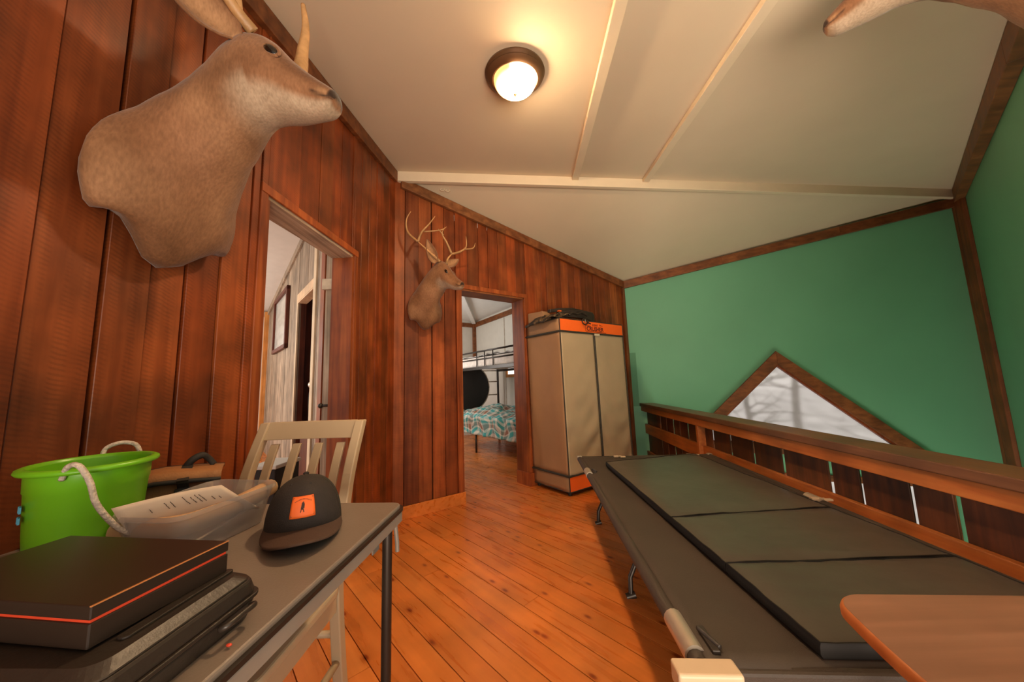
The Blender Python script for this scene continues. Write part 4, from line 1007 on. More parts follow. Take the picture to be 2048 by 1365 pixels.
for z in (ZT, ZBl):
    mb = MB(); mb.tube([PW(lean(z) - 0.006, WD, z), PW(lean(z) - 0.006, -0.008, z), PW(WX + lean(z), -0.008, z)], 0.010, 8); mb.build('belt', M['piping'], wd)
for z0, z1 in ((WZ0, WZ1),):
    mb = MB(); mb.tube([PW(lean(z) - 0.001, -0.006, z) for z in (WZ0, 0.5, 1.0, WZ1)], 0.006, 6); mb.tube([PW(WX + lean(z), -0.006, z) for z in (WZ0, 0.5, 1.0, WZ1)], 0.006, 6)
    mb.tube([PW(lean(WZ1), WD, WZ1), PW(lean(WZ1), -0.004, WZ1), PW(WX + lean(WZ1), -0.004, WZ1)], 0.006, 6); mb.tube([PW(lean(WZ0), WD, WZ0), PW(lean(WZ0), -0.004, WZ0), PW(WX, -0.004, WZ0)], 0.006, 6)
    mb.build('corner_piping', M['piping'], wd)
mb = MB(); mb.box(PW(zx - 0.035, -0.022, ZT - 0.022), W * 0.085, QD * 0.006, ZV * 0.022); mb.build('tag', M['tag'], wd, bevel=0.004)
for x, y in ((0.04, 0.04), (WX - 0.04, 0.04), (0.04, WD - 0.04), (WX - 0.04, WD - 0.04)):
    mb = MB(); mb.lathe([(0.015, 0.0), (0.018, 0.006), (0.018, 0.05), (0.001, 0.05)], PW(x, y, 0), 12, cap=True); mb.build('foot', M['black'], wd)
# lettering printed on the orange band
def letter(txt, size, x, z, parent, mat, sx=1.0, off=0.0):
    cu = bpy.data.curves.new('lettering', 'FONT'); cu.body = txt; cu.size = size; cu.extrude = 0.0008; cu.offset = off
    o = bpy.data.objects.new('lettering_source', cu); COL.objects.link(o)
    dg = bpy.context.evaluated_depsgraph_get(); me = bpy.data.meshes.new_from_object(o.evaluated_get(dg))
    vs = [PW(x + v.co.x * sx + lean(WZ1), -0.0085 - v.co.z, z + v.co.y) for v in me.vertices]; fs = [tuple(p.vertices) for p in me.polygons]
    bpy.data.objects.remove(o); bpy.data.curves.remove(cu)
    m = MB(); m.add(vs, fs); return m
M['print'] = plain('dark print', (0.10, 0.018, 0.010), 0.6)
letter('CRUSHER', 0.062, 0.395, ZT + 0.030, ob, None, 1.02, 0.0016).build('lettering', M['print'], ob, label='printed word CRUSHER')
letter('SCENT', 0.030, 0.485, ZT + 0.082, ob, None, 1.05).build('lettering', M['print'], ob, label='printed word SCENT')
mb = MB(); lx0 = 0.375
def PL(x, z): return PW(x + lean(WZ1), -0.0085, z)
mb.tube([PL(0.455, ZT + 0.078), PL(0.372, ZT + 0.082), PL(0.380, ZT + 0.022), PL(0.71, ZT + 0.018)], 0.003, 5)
mb.prism([PL(0.60, ZT + 0.092), PL(0.665, ZT + 0.088), PL(0.60, ZT + 0.104), PL(0.612, ZT + 0.094)], QD * -0.001)
mb.build('printed_emblem', M['print'], ob)

# crossbow and camouflage jacket on top of the wardrobe
xb = thing('crossbow', 'black crossbow with trigger ring lying on top of the cloth wardrobe', 'crossbow', PW(0.42, 0.14, WZ1))
def PX(x, y, z): return PW(x + lean(WZ1), y, WZ1 + z * 1.35)
mb = MB(); mb.loft([[PX(x, y - w, z - h), PX(x, y + w, z - h), PX(x, y + w, z + h), PX(x, y - w, z + h)] for x, y, z, w, h in ((0.10, 0.12, 0.050, 0.02, 0.018), (0.20, 0.10, 0.055, 0.025, 0.026), (0.32, 0.07, 0.058, 0.03, 0.030), (0.42, 0.05, 0.055, 0.032, 0.034), (0.54, 0.05, 0.046, 0.03, 0.038), (0.575, 0.05, 0.036, 0.026, 0.028))]); mb.build('stock', M['blackplastic'], xb, bevel=0.010, seg=3)
mb = MB(); mb.loft([[PX(x, y - 0.022, z - h), PX(x, y + 0.022, z - h), PX(x, y + 0.022, z + h), PX(x, y - 0.022, z + h)] for x, y, z, h in ((0.02, 0.16, 0.075, 0.012), (0.12, 0.13, 0.086, 0.014), (0.30, 0.10, 0.098, 0.012), (0.45, 0.09, 0.092, 0.010))]); mb.build('barrel', M['blackplastic'], xb, bevel=0.005)
rc = PX(0.345, -0.035, -0.012)
mb = MB(); mb.tube([rc + W * (0.040 * math.cos(t * PI / 10)) + ZV * (0.030 * math.sin(t * PI / 10)) for t in range(21)], 0.0065, 8); mb.tube([rc + W * 0.035 + ZV * 0.008, rc + W * 0.062 - ZV * 0.012, rc + W * 0.085 - ZV * 0.016], 0.007, 8); mb.build('trigger_guard', M['blackplastic'], xb, smooth=True)
mb = MB(); mb.tube([rc + W * 0.002 + ZV * 0.03, rc + W * 0.006 - ZV * 0.008], 0.004, 6); mb.build('trigger', M['steel'], xb)
mb = MB(); mb.tube(curve([PX(0.14, -0.01, 0.03), PX(0.20, 0.0, 0.05), PX(0.27, 0.0, 0.045), PX(0.33, -0.01, 0.06), PX(0.40, -0.02, 0.04)], 6), 0.012, 8); mb.build('limb', M['blackmetal'], xb, smooth=True)
mb = MB(); mb.box(PX(0.10, 0.09, 0.07), W * 0.035, QD * 0.03, ZV * 0.012); mb.build('orange_mark', M['orange'], xb)
def jacket(u, v):
    y = 0.465 - 0.47 * u; x = -0.03 + 0.20 * v
    h = 0.036 + 0.030 * noise.noise(V((u * 4, v * 3, 2))) + 0.018 * u * 0
    if v < 0.16: h -= 0.05 * (0.16 - v) / 0.16 * (1.0 - 0.6 * u) + 0.01
    return PX(x - (0.025 if v < 0.1 else 0) , y, h)
mb = MB(); mb.grid(jacket, 22, 14); tag(mb.build('camouflage_jacket', M['camo'], smooth=True, solid=0.010), 'dark camouflage jacket draped over the top edge of the cloth wardrobe', 'jacket')
mb = MB(); mb.prism([PX(0.0, 0.475, 0.004), PX(0.0, 0.20, 0.004), PX(0.0, 0.24, 0.085), PX(0.0, 0.475, 0.095)], W * 0.10)
tag(mb.build('cardboard_box', M['wardrobe'], bevel=0.004), 'small tan carton standing on the back of the wardrobe top', 'carton')

# ------------------------------------------------------------------ bunk room behind the end wall
def PU(s, u, z): return J + W * s + QD * u + ZV * z
def slab(name, pts, d, mat, kind='structure'):
    m = MB(); m.prism(pts, d); o = m.build(name, mat); o['kind'] = kind; return o
BS, BU = 2.36, 3.72            # side wall, far corner
slab('wall_bunk_side', [PU(BS, 0.06, -0.02), PU(BS, BU, -0.02), PU(BS, BU, 2.9), PU(BS, 0.06, 2.9)], W * 0.08, M['white'])
slab('wall_bunk_far', [PU(-0.1, BU, -0.02), PU(BS + 0.08, BU, -0.02), PU(BS + 0.08, BU, 2.9), PU(-0.1, BU, 2.9)], QD * 0.08, M['white'])
slab('ceiling_bunk', [PU(-0.1, -0.02, 2.72), PU(BS + 0.1, -0.02, 2.66), PU(BS + 0.1, BU + 0.1, 2.49), PU(-0.1, BU + 0.1, 2.55)], ZV * 0.06, M['whiteceil'])
slab('wall_bunk_left', [PU(-0.03, 0.18, -0.02), PU(-0.03, BU, -0.02), PU(-0.03, BU, 2.7), PU(-0.03, 0.18, 2.7)], -W * 0.08, M['white'])
mb = MB()
mb.box(PU(BS - 0.07, BU - 0.06, 0), W * 0.07, QD * 0.06, ZV * 2.46); mb.hexa([PU(BS - 0.03, 0.1, 2.50), PU(BS, 0.1, 2.50), PU(BS, BU, 2.36), PU(BS - 0.03, BU, 2.36)], [PU(BS - 0.03, 0.1, 2.60), PU(BS, 0.1, 2.60), PU(BS, BU, 2.46), PU(BS - 0.03, BU, 2.46)])
mb.box(PU(0.0, BU - 0.03, 2.36), W * BS, QD * 0.03, ZV * 0.09)
struct(mb.build('trim_bunk', M['trim'], bevel=0.004))
mb = MB(); mb.hexa([PU(BS - 0.10, BU - 0.05, 2.43), PU(BS - 0.03, BU - 0.1, 2.43), PU(0.02, 0.4, 2.62), PU(-0.05, 0.45, 2.62)], [PU(BS - 0.10, BU - 0.05, 2.49), PU(BS - 0.03, BU - 0.1, 2.49), PU(0.02, 0.4, 2.72), PU(-0.05, 0.45, 2.72)]); struct(mb.build('trim_bunk_rib', M['whiteceil'], bevel=0.004))
mb = MB(); mb.box(PU(BS - 0.006, 2.55, 0), W * 0.006, QD * 0.02, ZV * 2.4); struct(mb.build('trim_bunk_seam', M['cloth']))
# small low window on the side wall
mb = MB(); u0, u1, z0, z1 = 1.85, 2.52, 1.19, 1.42
for a, b, c, d in ((u0, u1, z0, z0 + 0.06), (u0, u1, z1 - 0.04, z1), (u0, u0 + 0.05, z0, z1), (u1 - 0.05, u1, z0, z1)): mb.box(PU(BS - 0.03, a, c), W * 0.03, QD * (b - a), ZV * (d - c))
w2o = struct(mb.build('window_2', M['orangetrim'], bevel=0.003))
M['skyglass'] = newmat('bright daylight pane')[0]
_nt = M['skyglass'].node_tree; _b = [n for n in _nt.nodes if n.type == 'BSDF_PRINCIPLED'][0]
_b.inputs['Base Color'].default_value = (0.8, 0.8, 0.8, 1); _b.inputs['Emission Color'].default_value = (1.0, 0.96, 0.92, 1); _b.inputs['Emission Strength'].default_value = 0.9
mb = MB(); mb.box(PU(BS - 0.008, u0 + 0.04, z0 + 0.05), W * 0.004, QD * (u1 - u0 - 0.08), ZV * (z1 - z0 - 0.08)); mb.build('window_pane', M['skyglass'], w2o)
# bunk bed
B0, B1, U0, U1 = 1.28, 2.22, 0.50, 2.64
bed = thing('bunk_bed', 'black metal bunk bed with guard rail in the room beyond the doorway', 'bed', PU((B0 + B1) / 2, (U0 + U1) / 2, 0))
for s in (B0, B1):
    for u in (U0, U1):
        mb = MB(); mb.tube([PU(s, u, 0), PU(s, u, 1.62)], 0.022, 10); mb.build('post', M['blackmetal'], bed, smooth=True, angle=rad(50))
for s in (B0, B1):
    mb = MB(); mb.tube([PU(s, U0, 1.60), PU(s, U1, 1.60)], 0.014, 8); mb.build('guard_rail', M['blackmetal'], bed, smooth=True)
    mb = MB(); mb.tube([PU(s, U0, 1.475), PU(s, U1, 1.475)], 0.011, 8); mb.build('guard_rail', M['blackmetal'], bed, smooth=True)
    mb = MB(); mb.box(PU(s - 0.012, U0, 1.31), W * 0.024, QD * (U1 - U0), ZV * 0.045); mb.build('side_rail', M['blackmetal'], bed)
    mb = MB(); mb.box(PU(s - 0.012, U0, 0.33), W * 0.024, QD * (U1 - U0), ZV * 0.04); mb.build('side_rail', M['blackmetal'], bed)
for u in (1.36, 1.60, 1.84):
    mb = MB(); mb.tube([PU(B0 - 0.004, u, 1.36), PU(B0 - 0.004, u, 1.60)], 0.008, 8); mb.build('guard_upright', M['blackmetal'], bed, smooth=True)
mb = MB(); mb.tube([PU(B0, 1.915, 0.33), PU(B0 + 0.0, 1.915, 0)], 0.016, 8); mb.build('middle_leg', M['blackmetal'], bed, smooth=True)
mb = MB(); mb.tube([PU(1.80, U1, 0.35), PU(1.80, U1, 1.60)], 0.012, 8); mb.build('ladder_rail', M['blackmetal'], bed, smooth=True)
for z in (0.62, 0.87, 1.12, 1.33):
    mb = MB(); mb.tube([PU(1.80, U1, z), PU(B1, U1, z)], 0.011, 8); mb.build('rung', M['steel'], bed, smooth=True)
mb = MB(); mb.box(PU(B0 + 0.01, U0 + 0.02, 1.355), W * (B1 - B0 - 0.02), QD * (U1 - U0 - 0.04), ZV * 0.16)
tag(mb.build('mattress', M['mattress'], bevel=0.035, seg=3), 'pale mattress on the upper bunk behind the guard rail', 'mattress')
mb = MB(); mb.box(PU(B0 + 0.02, U0 + 0.02, 0.37), W * (B1 - B0 - 0.03), QD * (U1 - U0 - 0.04), ZV * 0.17)
tag(mb.build('mattress', M['mattress'], bevel=0.035, seg=3), 'mattress on the lower bunk hidden under the plaid blanket', 'mattress')
def sheet(u, v): return PU(B0 + 0.03 + 0.85 * v, U0 + 0.1 + 1.95 * u, 1.525 + 0.05 * abs(noise.noise(V((u * 11, v * 6, 5)))) + 0.06 * max(0, noise.noise(V((u * 5, v * 3, 8)))))
mb = MB(); mb.grid(sheet, 60, 24); tag(mb.build('bedding', M['bedding'], smooth=True, solid=0.008), 'crumpled grey patterned bedding on the upper bunk', 'bedding')
def blanket(u, v):      # v across, from the hanging hem to the wall side
    uu = U0 + 0.02 + (U1 - U0 - 0.05) * u; t = v * 1.25 - 0.28
    if t < 0: s = B0 - 0.035 - 0.01 * math.sin(u * 40); z = 0.58 + t * 1.05
    else: s = B0 - 0.02 + t * 0.93; z = 0.585 + 0.05 * smooth01(t / 0.2)
    w = 0.022 * noise.noise(V((u * 9, v * 7, 0))) + 0.012 * noise.noise(V((u * 22, v * 14, 3)))
    if t > 0: z += w * 1.6 + 0.09 * max(0, noise.noise(V((u * 4 + 3, v * 4, 7)))) + (0.08 * math.exp(-((u - 0.78) / 0.12) ** 2 - ((v - 0.7) / 0.25) ** 2))
    else: s += w * 0.8
    return PU(s, uu, z)
mb = MB(); nu, nv = 90, 50; mb.grid(blanket, nu, nv, [(i / nu + 0.05 * noise.noise(V((i * 0.11, j * 0.13, 2))), j / nv + 0.06 * noise.noise(V((i * 0.10, j * 0.12, 6))), 0, 1) for j in range(nv + 1) for i in range(nu + 1)])
tag(mb.build('plaid_blanket', M['plaid'], smooth=True, solid=0.012), 'teal and brown plaid blanket spread over the lower bunk', 'blanket')
dc = PU(1.52, U1 - 0.13, 1.02)
dk = thing('round_tent_bag', 'round black folded tent bag with pale hoop standing on the lower bunk', 'bag', dc - ZV * 0.42)
mb = MB(); mb.lathe([(0.001, -0.012), (0.38, -0.016), (0.405, 0.0), (0.38, 0.016), (0.001, 0.012)], dc, 40, W, ZV, QD); mb.build('disc', M['black'], dk, smooth=True)
mb = MB(); mb.tube([dc + W * (0.41 * math.cos(t * PI / 24)) + ZV * (0.41 * math.sin(t * PI / 24)) for t in range(49)], 0.010, 8); mb.build('hoop', M['steel'], dk, smooth=True)

# ------------------------------------------------------------------ bedroom behind the long plank wall
yp = rad(-42); PDv = V((math.sin(yp), math.cos(yp), 0)); PNv = V((math.cos(yp), -math.sin(yp), 0))
R0 = V((-2.06, 3.6, 0))
def PRm(s, o, z): return R0 + PDv * s + PNv * o + ZV * z
if PNv.dot(V((-2.5, 1, 0)) - R0) < 0: RN_ = -PNv
else: RN_ = PNv
def PRo(s, o, z): return R0 + PDv * s + RN_ * o + ZV * z
def rtop(s): return 3.06 - 0.144 * (s - 0.93)
SE = 3.95
DR = (0.13, 0.99, 2.215)
mb = MB(); s = -0.75
while s < SE:
    w = random.uniform(0.14, 0.21); a, b = s, min(SE, s + w); s += w
    segs = [(a + .002, b - .002, -0.02)]
    if b > DR[0] and a < DR[1]:
        segs = []
        if a < DR[0]: segs.append((a + .002, DR[0], -0.02))
        if b > DR[1]: segs.append((DR[1], b - .002, -0.02))
        segs.append((max(a + .002, DR[0]), min(b - .002, DR[1]), DR[2]))
    col = rtint(0.75, 1.2, 0.04); th = random.uniform(0.018, 0.026)
    for p, q, z in segs:
        if q - p > 0.003: mb.hexa([PRo(p, 0, z), PRo(q, 0, z), PRo(q, th, z), PRo(p, th, z)], [PRo(p, 0, rtop(p)), PRo(q, 0, rtop(q)), PRo(q, th, rtop(q)), PRo(p, th, rtop(p))], col)
struct(mb.build('wall_partition', M['greyplank']))
mb = MB()
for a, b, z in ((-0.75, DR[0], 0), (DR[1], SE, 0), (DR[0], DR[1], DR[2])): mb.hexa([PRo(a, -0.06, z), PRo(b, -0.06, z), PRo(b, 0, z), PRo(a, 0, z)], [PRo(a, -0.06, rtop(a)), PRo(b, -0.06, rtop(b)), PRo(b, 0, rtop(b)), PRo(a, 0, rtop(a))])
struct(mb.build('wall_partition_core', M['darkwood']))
d3 = MB()
d3.box(PRo(DR[0] - 0.11, 0.02, 0), PDv * 0.115, RN_ * 0.022, ZV * 2.7, rtint(0.95, 1.0)); d3.box(PRo(DR[1] - 0.005, 0.02, 0), PDv * 0.06, RN_ * 0.02, ZV * 2.25, rtint(0.95, 1.0)); d3.box(PRo(DR[0] - 0.0, 0.02, DR[2] - 0.0), PDv * 0.9, RN_ * 0.022, ZV * 0.10, rtint(1.0, 1.05))
d3.box(PRo(DR[0], -0.06, DR[2] - 0.02), PDv * 0.86, RN_ * 0.1, ZV * 0.02)
struct(d3.build('door_3', M['creamwood'], bevel=0.003))
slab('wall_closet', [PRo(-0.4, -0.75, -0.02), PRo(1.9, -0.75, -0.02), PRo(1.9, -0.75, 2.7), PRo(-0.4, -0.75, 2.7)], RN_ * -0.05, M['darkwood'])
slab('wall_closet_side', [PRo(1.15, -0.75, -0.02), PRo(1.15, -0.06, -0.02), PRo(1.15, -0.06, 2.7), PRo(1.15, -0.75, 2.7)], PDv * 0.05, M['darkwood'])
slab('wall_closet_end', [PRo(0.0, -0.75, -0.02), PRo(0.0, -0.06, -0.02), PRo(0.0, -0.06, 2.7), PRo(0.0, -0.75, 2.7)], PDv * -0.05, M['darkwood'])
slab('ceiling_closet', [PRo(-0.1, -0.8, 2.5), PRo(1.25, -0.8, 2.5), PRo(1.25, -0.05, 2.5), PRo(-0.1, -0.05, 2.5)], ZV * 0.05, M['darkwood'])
mb = MB(); mb.box(PRo(-0.36, 0.024, 0), PDv * 0.14, RN_ * 0.02, ZV * 2.9); struct(mb.build('trim_partition', M['casing'], bevel=0.002))
# end wall, ceiling and outer wall
slab('wall_bedroom_end', [PRo(SE, -0.1, -0.02), PRo(SE, 3.2, -0.02), PRo(SE, 3.2, 3.1), PRo(SE, -0.1, 3.1)], PDv * 0.08, M['white'])
slab('ceiling_bedroom', [PRo(-1.2, -0.15, rtop(-1.2)), PRo(SE + 0.1, -0.15, rtop(SE + 0.1)), PRo(SE + 0.1, 3.3, rtop(SE + 0.1)), PRo(-1.2, 3.3, rtop(-1.2))], ZV * 0.06, M['whiteceil'])
mb = MB(); mb.box(PRo(SE - 0.09, 0.02, 0), PDv * 0.09, RN_ * 0.07, ZV * 2.60); struct(mb.build('trim_bedroom', M['orangetrim'], bevel=0.004))
mb = MB(); mb.box(PRo(SE - 0.035, 0.0, 2.50), PDv * 0.035, RN_ * 3.0, ZV * 0.11); struct(mb.build('trim_bedroom_top', M['cloth'], bevel=0.004))
mb = MB(); strip_between(mb, PRo(0.5, 0.02, rtop(0.5) - 0.10), PRo(SE, 0.02, rtop(SE) - 0.10), PRo(0.5, 0.02, rtop(0.5)), PRo(SE, 0.02, rtop(SE)), RN_ * 0.03); struct(mb.build('trim_partition_top', M['greyplank'], bevel=0.003))
# window with orange sill board on the end wall
mb = MB(); mb.box(PRo(SE - 0.03, 0.36, 1.80), PDv * 0.03, RN_ * 0.9, ZV * 0.06); mb.box(PRo(SE - 0.03, 0.36, 1.80), PDv * 0.03, RN_ * 0.05, ZV * 0.62); mb.box(PRo(SE - 0.03, 1.2, 1.80), PDv * 0.03, RN_ * 0.05, ZV * 0.62); mb.box(PRo(SE - 0.03, 0.36, 2.36), PDv * 0.03, RN_ * 0.9, ZV * 0.06)
w3 = struct(mb.build('window_3', M['darkwood'], bevel=0.003))
mb = MB(); mb.box(PRo(SE - 0.012, 0.41, 1.86), PDv * 0.006, RN_ * 0.79, ZV * 0.5); mb.build('window_pane', M['skyglass'], w3)
mb = MB(); mb.box(PRo(SE - 0.035, 0.34, 0.75), PDv * 0.030, RN_ * 0.35, ZV * 1.02); tag(mb.build('wooden_board', M['orangetrim'], bevel=0.004), 'orange pine board below the bedroom window seen through the doorway', 'board')
# framed picture on the partition
pf = thing('picture_frame', 'large framed pale photograph hanging on the weathered plank partition', 'picture', PRo(2.27, 0.03, 1.69))
p0, p1, q0_, q1_ = 1.66, 2.90, 1.69, 2.60
mb = MB()
for a, b, c, d in ((p0, p0 + 0.07, q0_, q1_), (p1 - 0.06, p1, q0_, q1_), (p0, p1, q0_, q0_ + 0.06), (p0, p1, q1_ - 0.06, q1_)): mb.box(PRo(a, 0.026, c), PDv * (b - a), RN_ * 0.045, ZV * (d - c))
mb.build('frame', M['darkwood'], pf, bevel=0.004)
mb = MB(); mb.box(PRo(p0 + 0.05, 0.030, q0_ + 0.05), PDv * (p1 - p0 - 0.1), RN_ * 0.01, ZV * (q1_ - q0_ - 0.1)); mb.build('print', M['picture'], pf)
# wooden turn button and black latch on the doorway lining, plank stop behind it
mb = MB(); mb.box(P1(D1[1] + 0.002, -0.160, 0), A * 0.03, AP * 0.045, ZV * 2.3); struct(mb.build('trim_door_stop', M['greyplank'], bevel=0.002))
bk_ = aty(656, 568, 2.22)
mb = MB(); mb.cbox(bk_ + V((0.0, 0.012, 0)), 0.085, 0.022, 0.075, V((0.9, 0.0, 0.0)).normalized()); tag(mb.build('turn_button', M['cloth'], bevel=0.004), 'small pale wood block latch screwed to the doorway lining', 'latch')
bk_ = aty(650, 812, 2.24); mb = MB(); mb.tube([bk_ + V((-0.03, 0.0, 0)), bk_ + V((0.035, 0.0, 0.002))], 0.008, 8); mb.ball(bk_ + V((-0.03, 0, 0)), 0.016, 8); tag(mb.build('door_knob', M['blackmetal'], smooth=True), 'small black latch knob on the edge of the doorway lining', 'knob')
# hanging brown pack in the closet
hb = PRo(0.52, -0.20, 0.66)
pk = thing('hunting_pack', 'brown and grey pack hanging inside the dark closet doorway', 'pack', hb)
mb = MB(); mb.loft([[hb + PDv * (r * sx_ * math.cos(t * PI / 8)) + RN_ * (0.12 * r * math.sin(t * PI / 8) * 4) + ZV * z for t in range(16)] for z, r, sx_ in ((0.0, 0.02, 1), (0.05, 0.16, 1), (0.15, 0.24, 1), (0.26, 0.20, 1), (0.32, 0.10, 1), (0.34, 0.02, 1))]); mb.build('body', M['brown'], pk, smooth=True)
mb = MB(); mb.ball(hb + ZV * 0.45 - PDv * 0.13, 0.17, 10, (1, 0.8, 0.7)); mb.build('rolled_cloth', M['cloth'], pk, smooth=True)
mb = MB(); mb.tube(curve([hb + PDv * 0.24 + ZV * 0.18 + RN_ * 0.1, hb + PDv * 0.14 + ZV * 0.36 + RN_ * 0.12, hb + PDv * 0.0 + ZV * 0.46 + RN_ * 0.12, hb - PDv * 0.1 + ZV * 0.30 + RN_ * 0.12, hb - PDv * 0.16 + ZV * 0.16 + RN_ * 0.12], 6), 0.022, 8); mb.build('strap', M['black'], pk, smooth=True)
mb = MB(); mb.ball(hb + PDv * 0.03 + ZV * 0.48 + RN_ * 0.13, 0.045, 8); mb.build('buckle', M['steel'], pk, smooth=True)
mb = MB(); mb.cbox(hb - PDv * 0.02 - RN_ * 0.12 + ZV * -0.335, 0.7, 0.6, 0.65, PDv, RN_); tag(mb.build('wooden_chest', M['darkwood'], bevel=0.01), 'dark wooden chest on the closet floor under the pack', 'chest')
# black crate with white lid on the bedroom floor
cc = atz(551, 935, 0); cc = V((-1.98, 2.78, 0)); cq = aty(553, 910, 2.9)
ct = thing('storage_tote', 'black storage tote with white lid on the bedroom floor', 'tote', V((cq.x, cq.y, 0)))
mb = MB(); mb.cbox((cq.x, cq.y, 0.24), 0.20, 0.3, 0.47); mb.build('tub', M['black'], ct, bevel=0.01)
mb = MB(); mb.cbox((cq.x, cq.y, 0.49), 0.22, 0.32, 0.03); mb.build('lid', M['white'], ct, bevel=0.006)

# ------------------------------------------------------------------ deer shoulder mounts
BROWN, DBR, PALE, WHITE, DARK = (0.235, 0.115, 0.058), (0.14, 0.06, 0.025), (0.38, 0.22, 0.115), (0.36, 0.27, 0.19), (0.03, 0.016, 0.010)
def lerp3(a, b, t): t = max(0, min(1, t)); return tuple(x + (y - x) * t for x, y in zip(a, b))
PROFILE = [  # front/throat (x,z), back/top (x,z), half width
    (0.000, -0.235, 0.000, 0.190, 0.190), (0.055, -0.245, 0.020, 0.212, 0.212), (0.105, -0.200, 0.050, 0.240, 0.190), (0.150, -0.100, 0.092, 0.285, 0.152),
    (0.205, 0.000, 0.140, 0.340, 0.124), (0.280, 0.095, 0.195, 0.405, 0.106), (0.350, 0.160, 0.250, 0.470, 0.098), (0.415, 0.184, 0.318, 0.503, 0.094),
    (0.468, 0.184, 0.405, 0.462, 0.086), (0.510, 0.180, 0.475, 0.388, 0.070), (0.550, 0.178, 0.532, 0.336, 0.056), (0.580, 0.178, 0.577, 0.300, 0.048),
    (0.604, 0.182, 0.612, 0.274, 0.043), (0.622, 0.195, 0.635, 0.253, 0.034), (0.633, 0.212, 0.641, 0.234, 0.016)]
def deer(name, label, O, out, sx, sz, sw, turn, ears, antlers, group, dome=1.0, lobes=1.0, head_drop=0.0):
    root = thing(name, label, 'deer mount', O, 0, group)
    LY = ZV.cross(out).normalized()
    def PD_(x, y, z):
        t = turn * smooth01((x - 0.06) / 0.26)
        c, s = math.cos(t), math.sin(t); xr = x - 0.06
        if x > 0.06: x2, y2 = 0.06 + xr * c - y * s, xr * s + y * c
        else: x2, y2 = x, y
        z2 = z - head_drop * smooth01((x - 0.25) / 0.35)
        return O + out * (x2 * sx) + LY * (y2 * sw) + ZV * (z2 * sz)
    prof = catmull(PROFILE, 6); nr = len(prof); NA = 44
    rings, cols = [], []
    for i, (fx, fz, bx, bz, hw) in enumerate(prof):
        t = i / (nr - 1); c = V(((fx + bx) / 2, 0, (fz + bz) / 2)); a = V((bx - fx, 0, bz - fz)) / 2
        ring = []
        for k in range(NA):
            th = 2 * PI * k / NA; co, si = math.cos(th), math.sin(th)
            w = hw * (1 - 0.10 * co) * (abs(si) ** 0.9) * (1 if si >= 0 else -1)
            k2 = 1.0
            low = smooth01((0.16 - t) / 0.16) * max(0, -co + 0.25)
            # shoulder and brisket bulges at the lower edge
            k2 += lobes * low * (0.22 * math.cos(6.0 * (th - PI)) - 0.05)
            p = c + a * co * k2 + V((0, w * (1 + 0.12 * lobes * low), 0))
            # cheeks / eye sockets
            if 0.50 < t < 0.62: p.y *= 1 - 0.06 * max(0, co)
            mus = noise.noise(p * 7.0 + V((3, 1, 0))) * 0.014 + noise.noise(p * 17) * 0.005; p += (p - c).normalized() * (mus * (1 - smooth01((t - 0.45) / 0.2))) if (p - c).length > 1e-5 else V()
            ring.append(PD_(p.x, p.y, p.z))
            col = lerp3(BROWN, PALE, 0.35 * smooth01((0.3 - t) / 0.3) * max(0, -co)); col = lerp3(col, DBR, 0.45 * smooth01(0.5 + 1.6 * noise.noise(p * 6.5 + V((5, 2, 9))))); col = lerp3(col, PALE, 0.35 * smooth01(0.1 + 1.5 * noise.noise(p * 5.0 + V((1, 8, 4)))) * (1 - t))
            if t > 0.30: col = lerp3(col, lerp3(BROWN, DBR, 0.5), 0.8 * max(0, co) * smooth01((t - 0.3) / 0.2))
            th_w = smooth01((-co - 0.22) / 0.35) * smooth01((t - 0.38) / 0.10) * smooth01((0.98 - t) / 0.05)
            th_w *= 1.0 if t < 0.5 else smooth01((-co - 0.42) / 0.3)
            col = lerp3(col, WHITE, th_w)
            if t < 0.22 and co < -0.55: col = lerp3(col, DBR, 0.6 * smooth01((-co - 0.55) / 0.3) * smooth01((0.22 - t) / 0.1))
            mz = smooth01((t - 0.80) / 0.05) * smooth01((0.93 - t) / 0.04) * smooth01(0.5 - abs(co - 0.1) + 0.3)
            col = lerp3(col, PALE, 0.7 * mz)
            mth = math.exp(-((co + 0.30 + 1.2 * (t - 0.9)) / 0.10) ** 2) * smooth01((t - 0.76) / 0.03) * smooth01((1.0 - t) / 0.04)
            col = lerp3(col, DARK, 0.9 * mth)
            if 0.58 < t < 0.90 and co > 0.0: col = lerp3(col, DBR, 0.65 * smooth01((co - 0.0) / 0.5) * smooth01((t - 0.58) / 0.08))
            if t > 0.90 and co > -0.35: col = lerp3(col, DARK, smooth01((t - 0.90) / 0.025) * smooth01((co + 0.35) / 0.25))
            cols.append((*col, 1))
        rings.append(ring)
    mb = MB(); mb.loft(rings, True, cols); mb.build('hide', M['fur'], root, smooth=True)
    # eyes
    for sgn in (-1, 1):
        i = int(nr * 0.592); fx, fz, bx, bz, hw = prof[i]; c = V(((fx + bx) / 2, 0, (fz + bz) / 2)); a = V((bx - fx, 0, bz - fz)) / 2
        th = sgn * rad(62); p = c + a * math.cos(th) * 1.0 + V((0, hw * 0.90 * math.sin(th), 0))
        P = PD_(p.x, p.y, p.z); d = (PD_(p.x + 0.012, p.y + sgn * 0.05, p.z + 0.014) - P).normalized(); f = (PD_(p.x + 0.03, p.y, p.z - 0.028) - P).normalized(); f = (f - d * f.dot(d)).normalized(); uu = d.cross(f)
        k = (sx + sw) / 2
        mb = MB(); mb.ball(P - d * 0.004 * k, 0.027 * k, 10, (1.2, 0.66, 0.7), f, uu, d); mb.build('eye', M['eye'], root, smooth=True)
        mb = MB(); ringp = [P + d * 0.002 + f * (0.035 * k * math.cos(t * PI / 10)) + uu * (0.0185 * k * math.sin(t * PI / 10)) for t in range(21)]
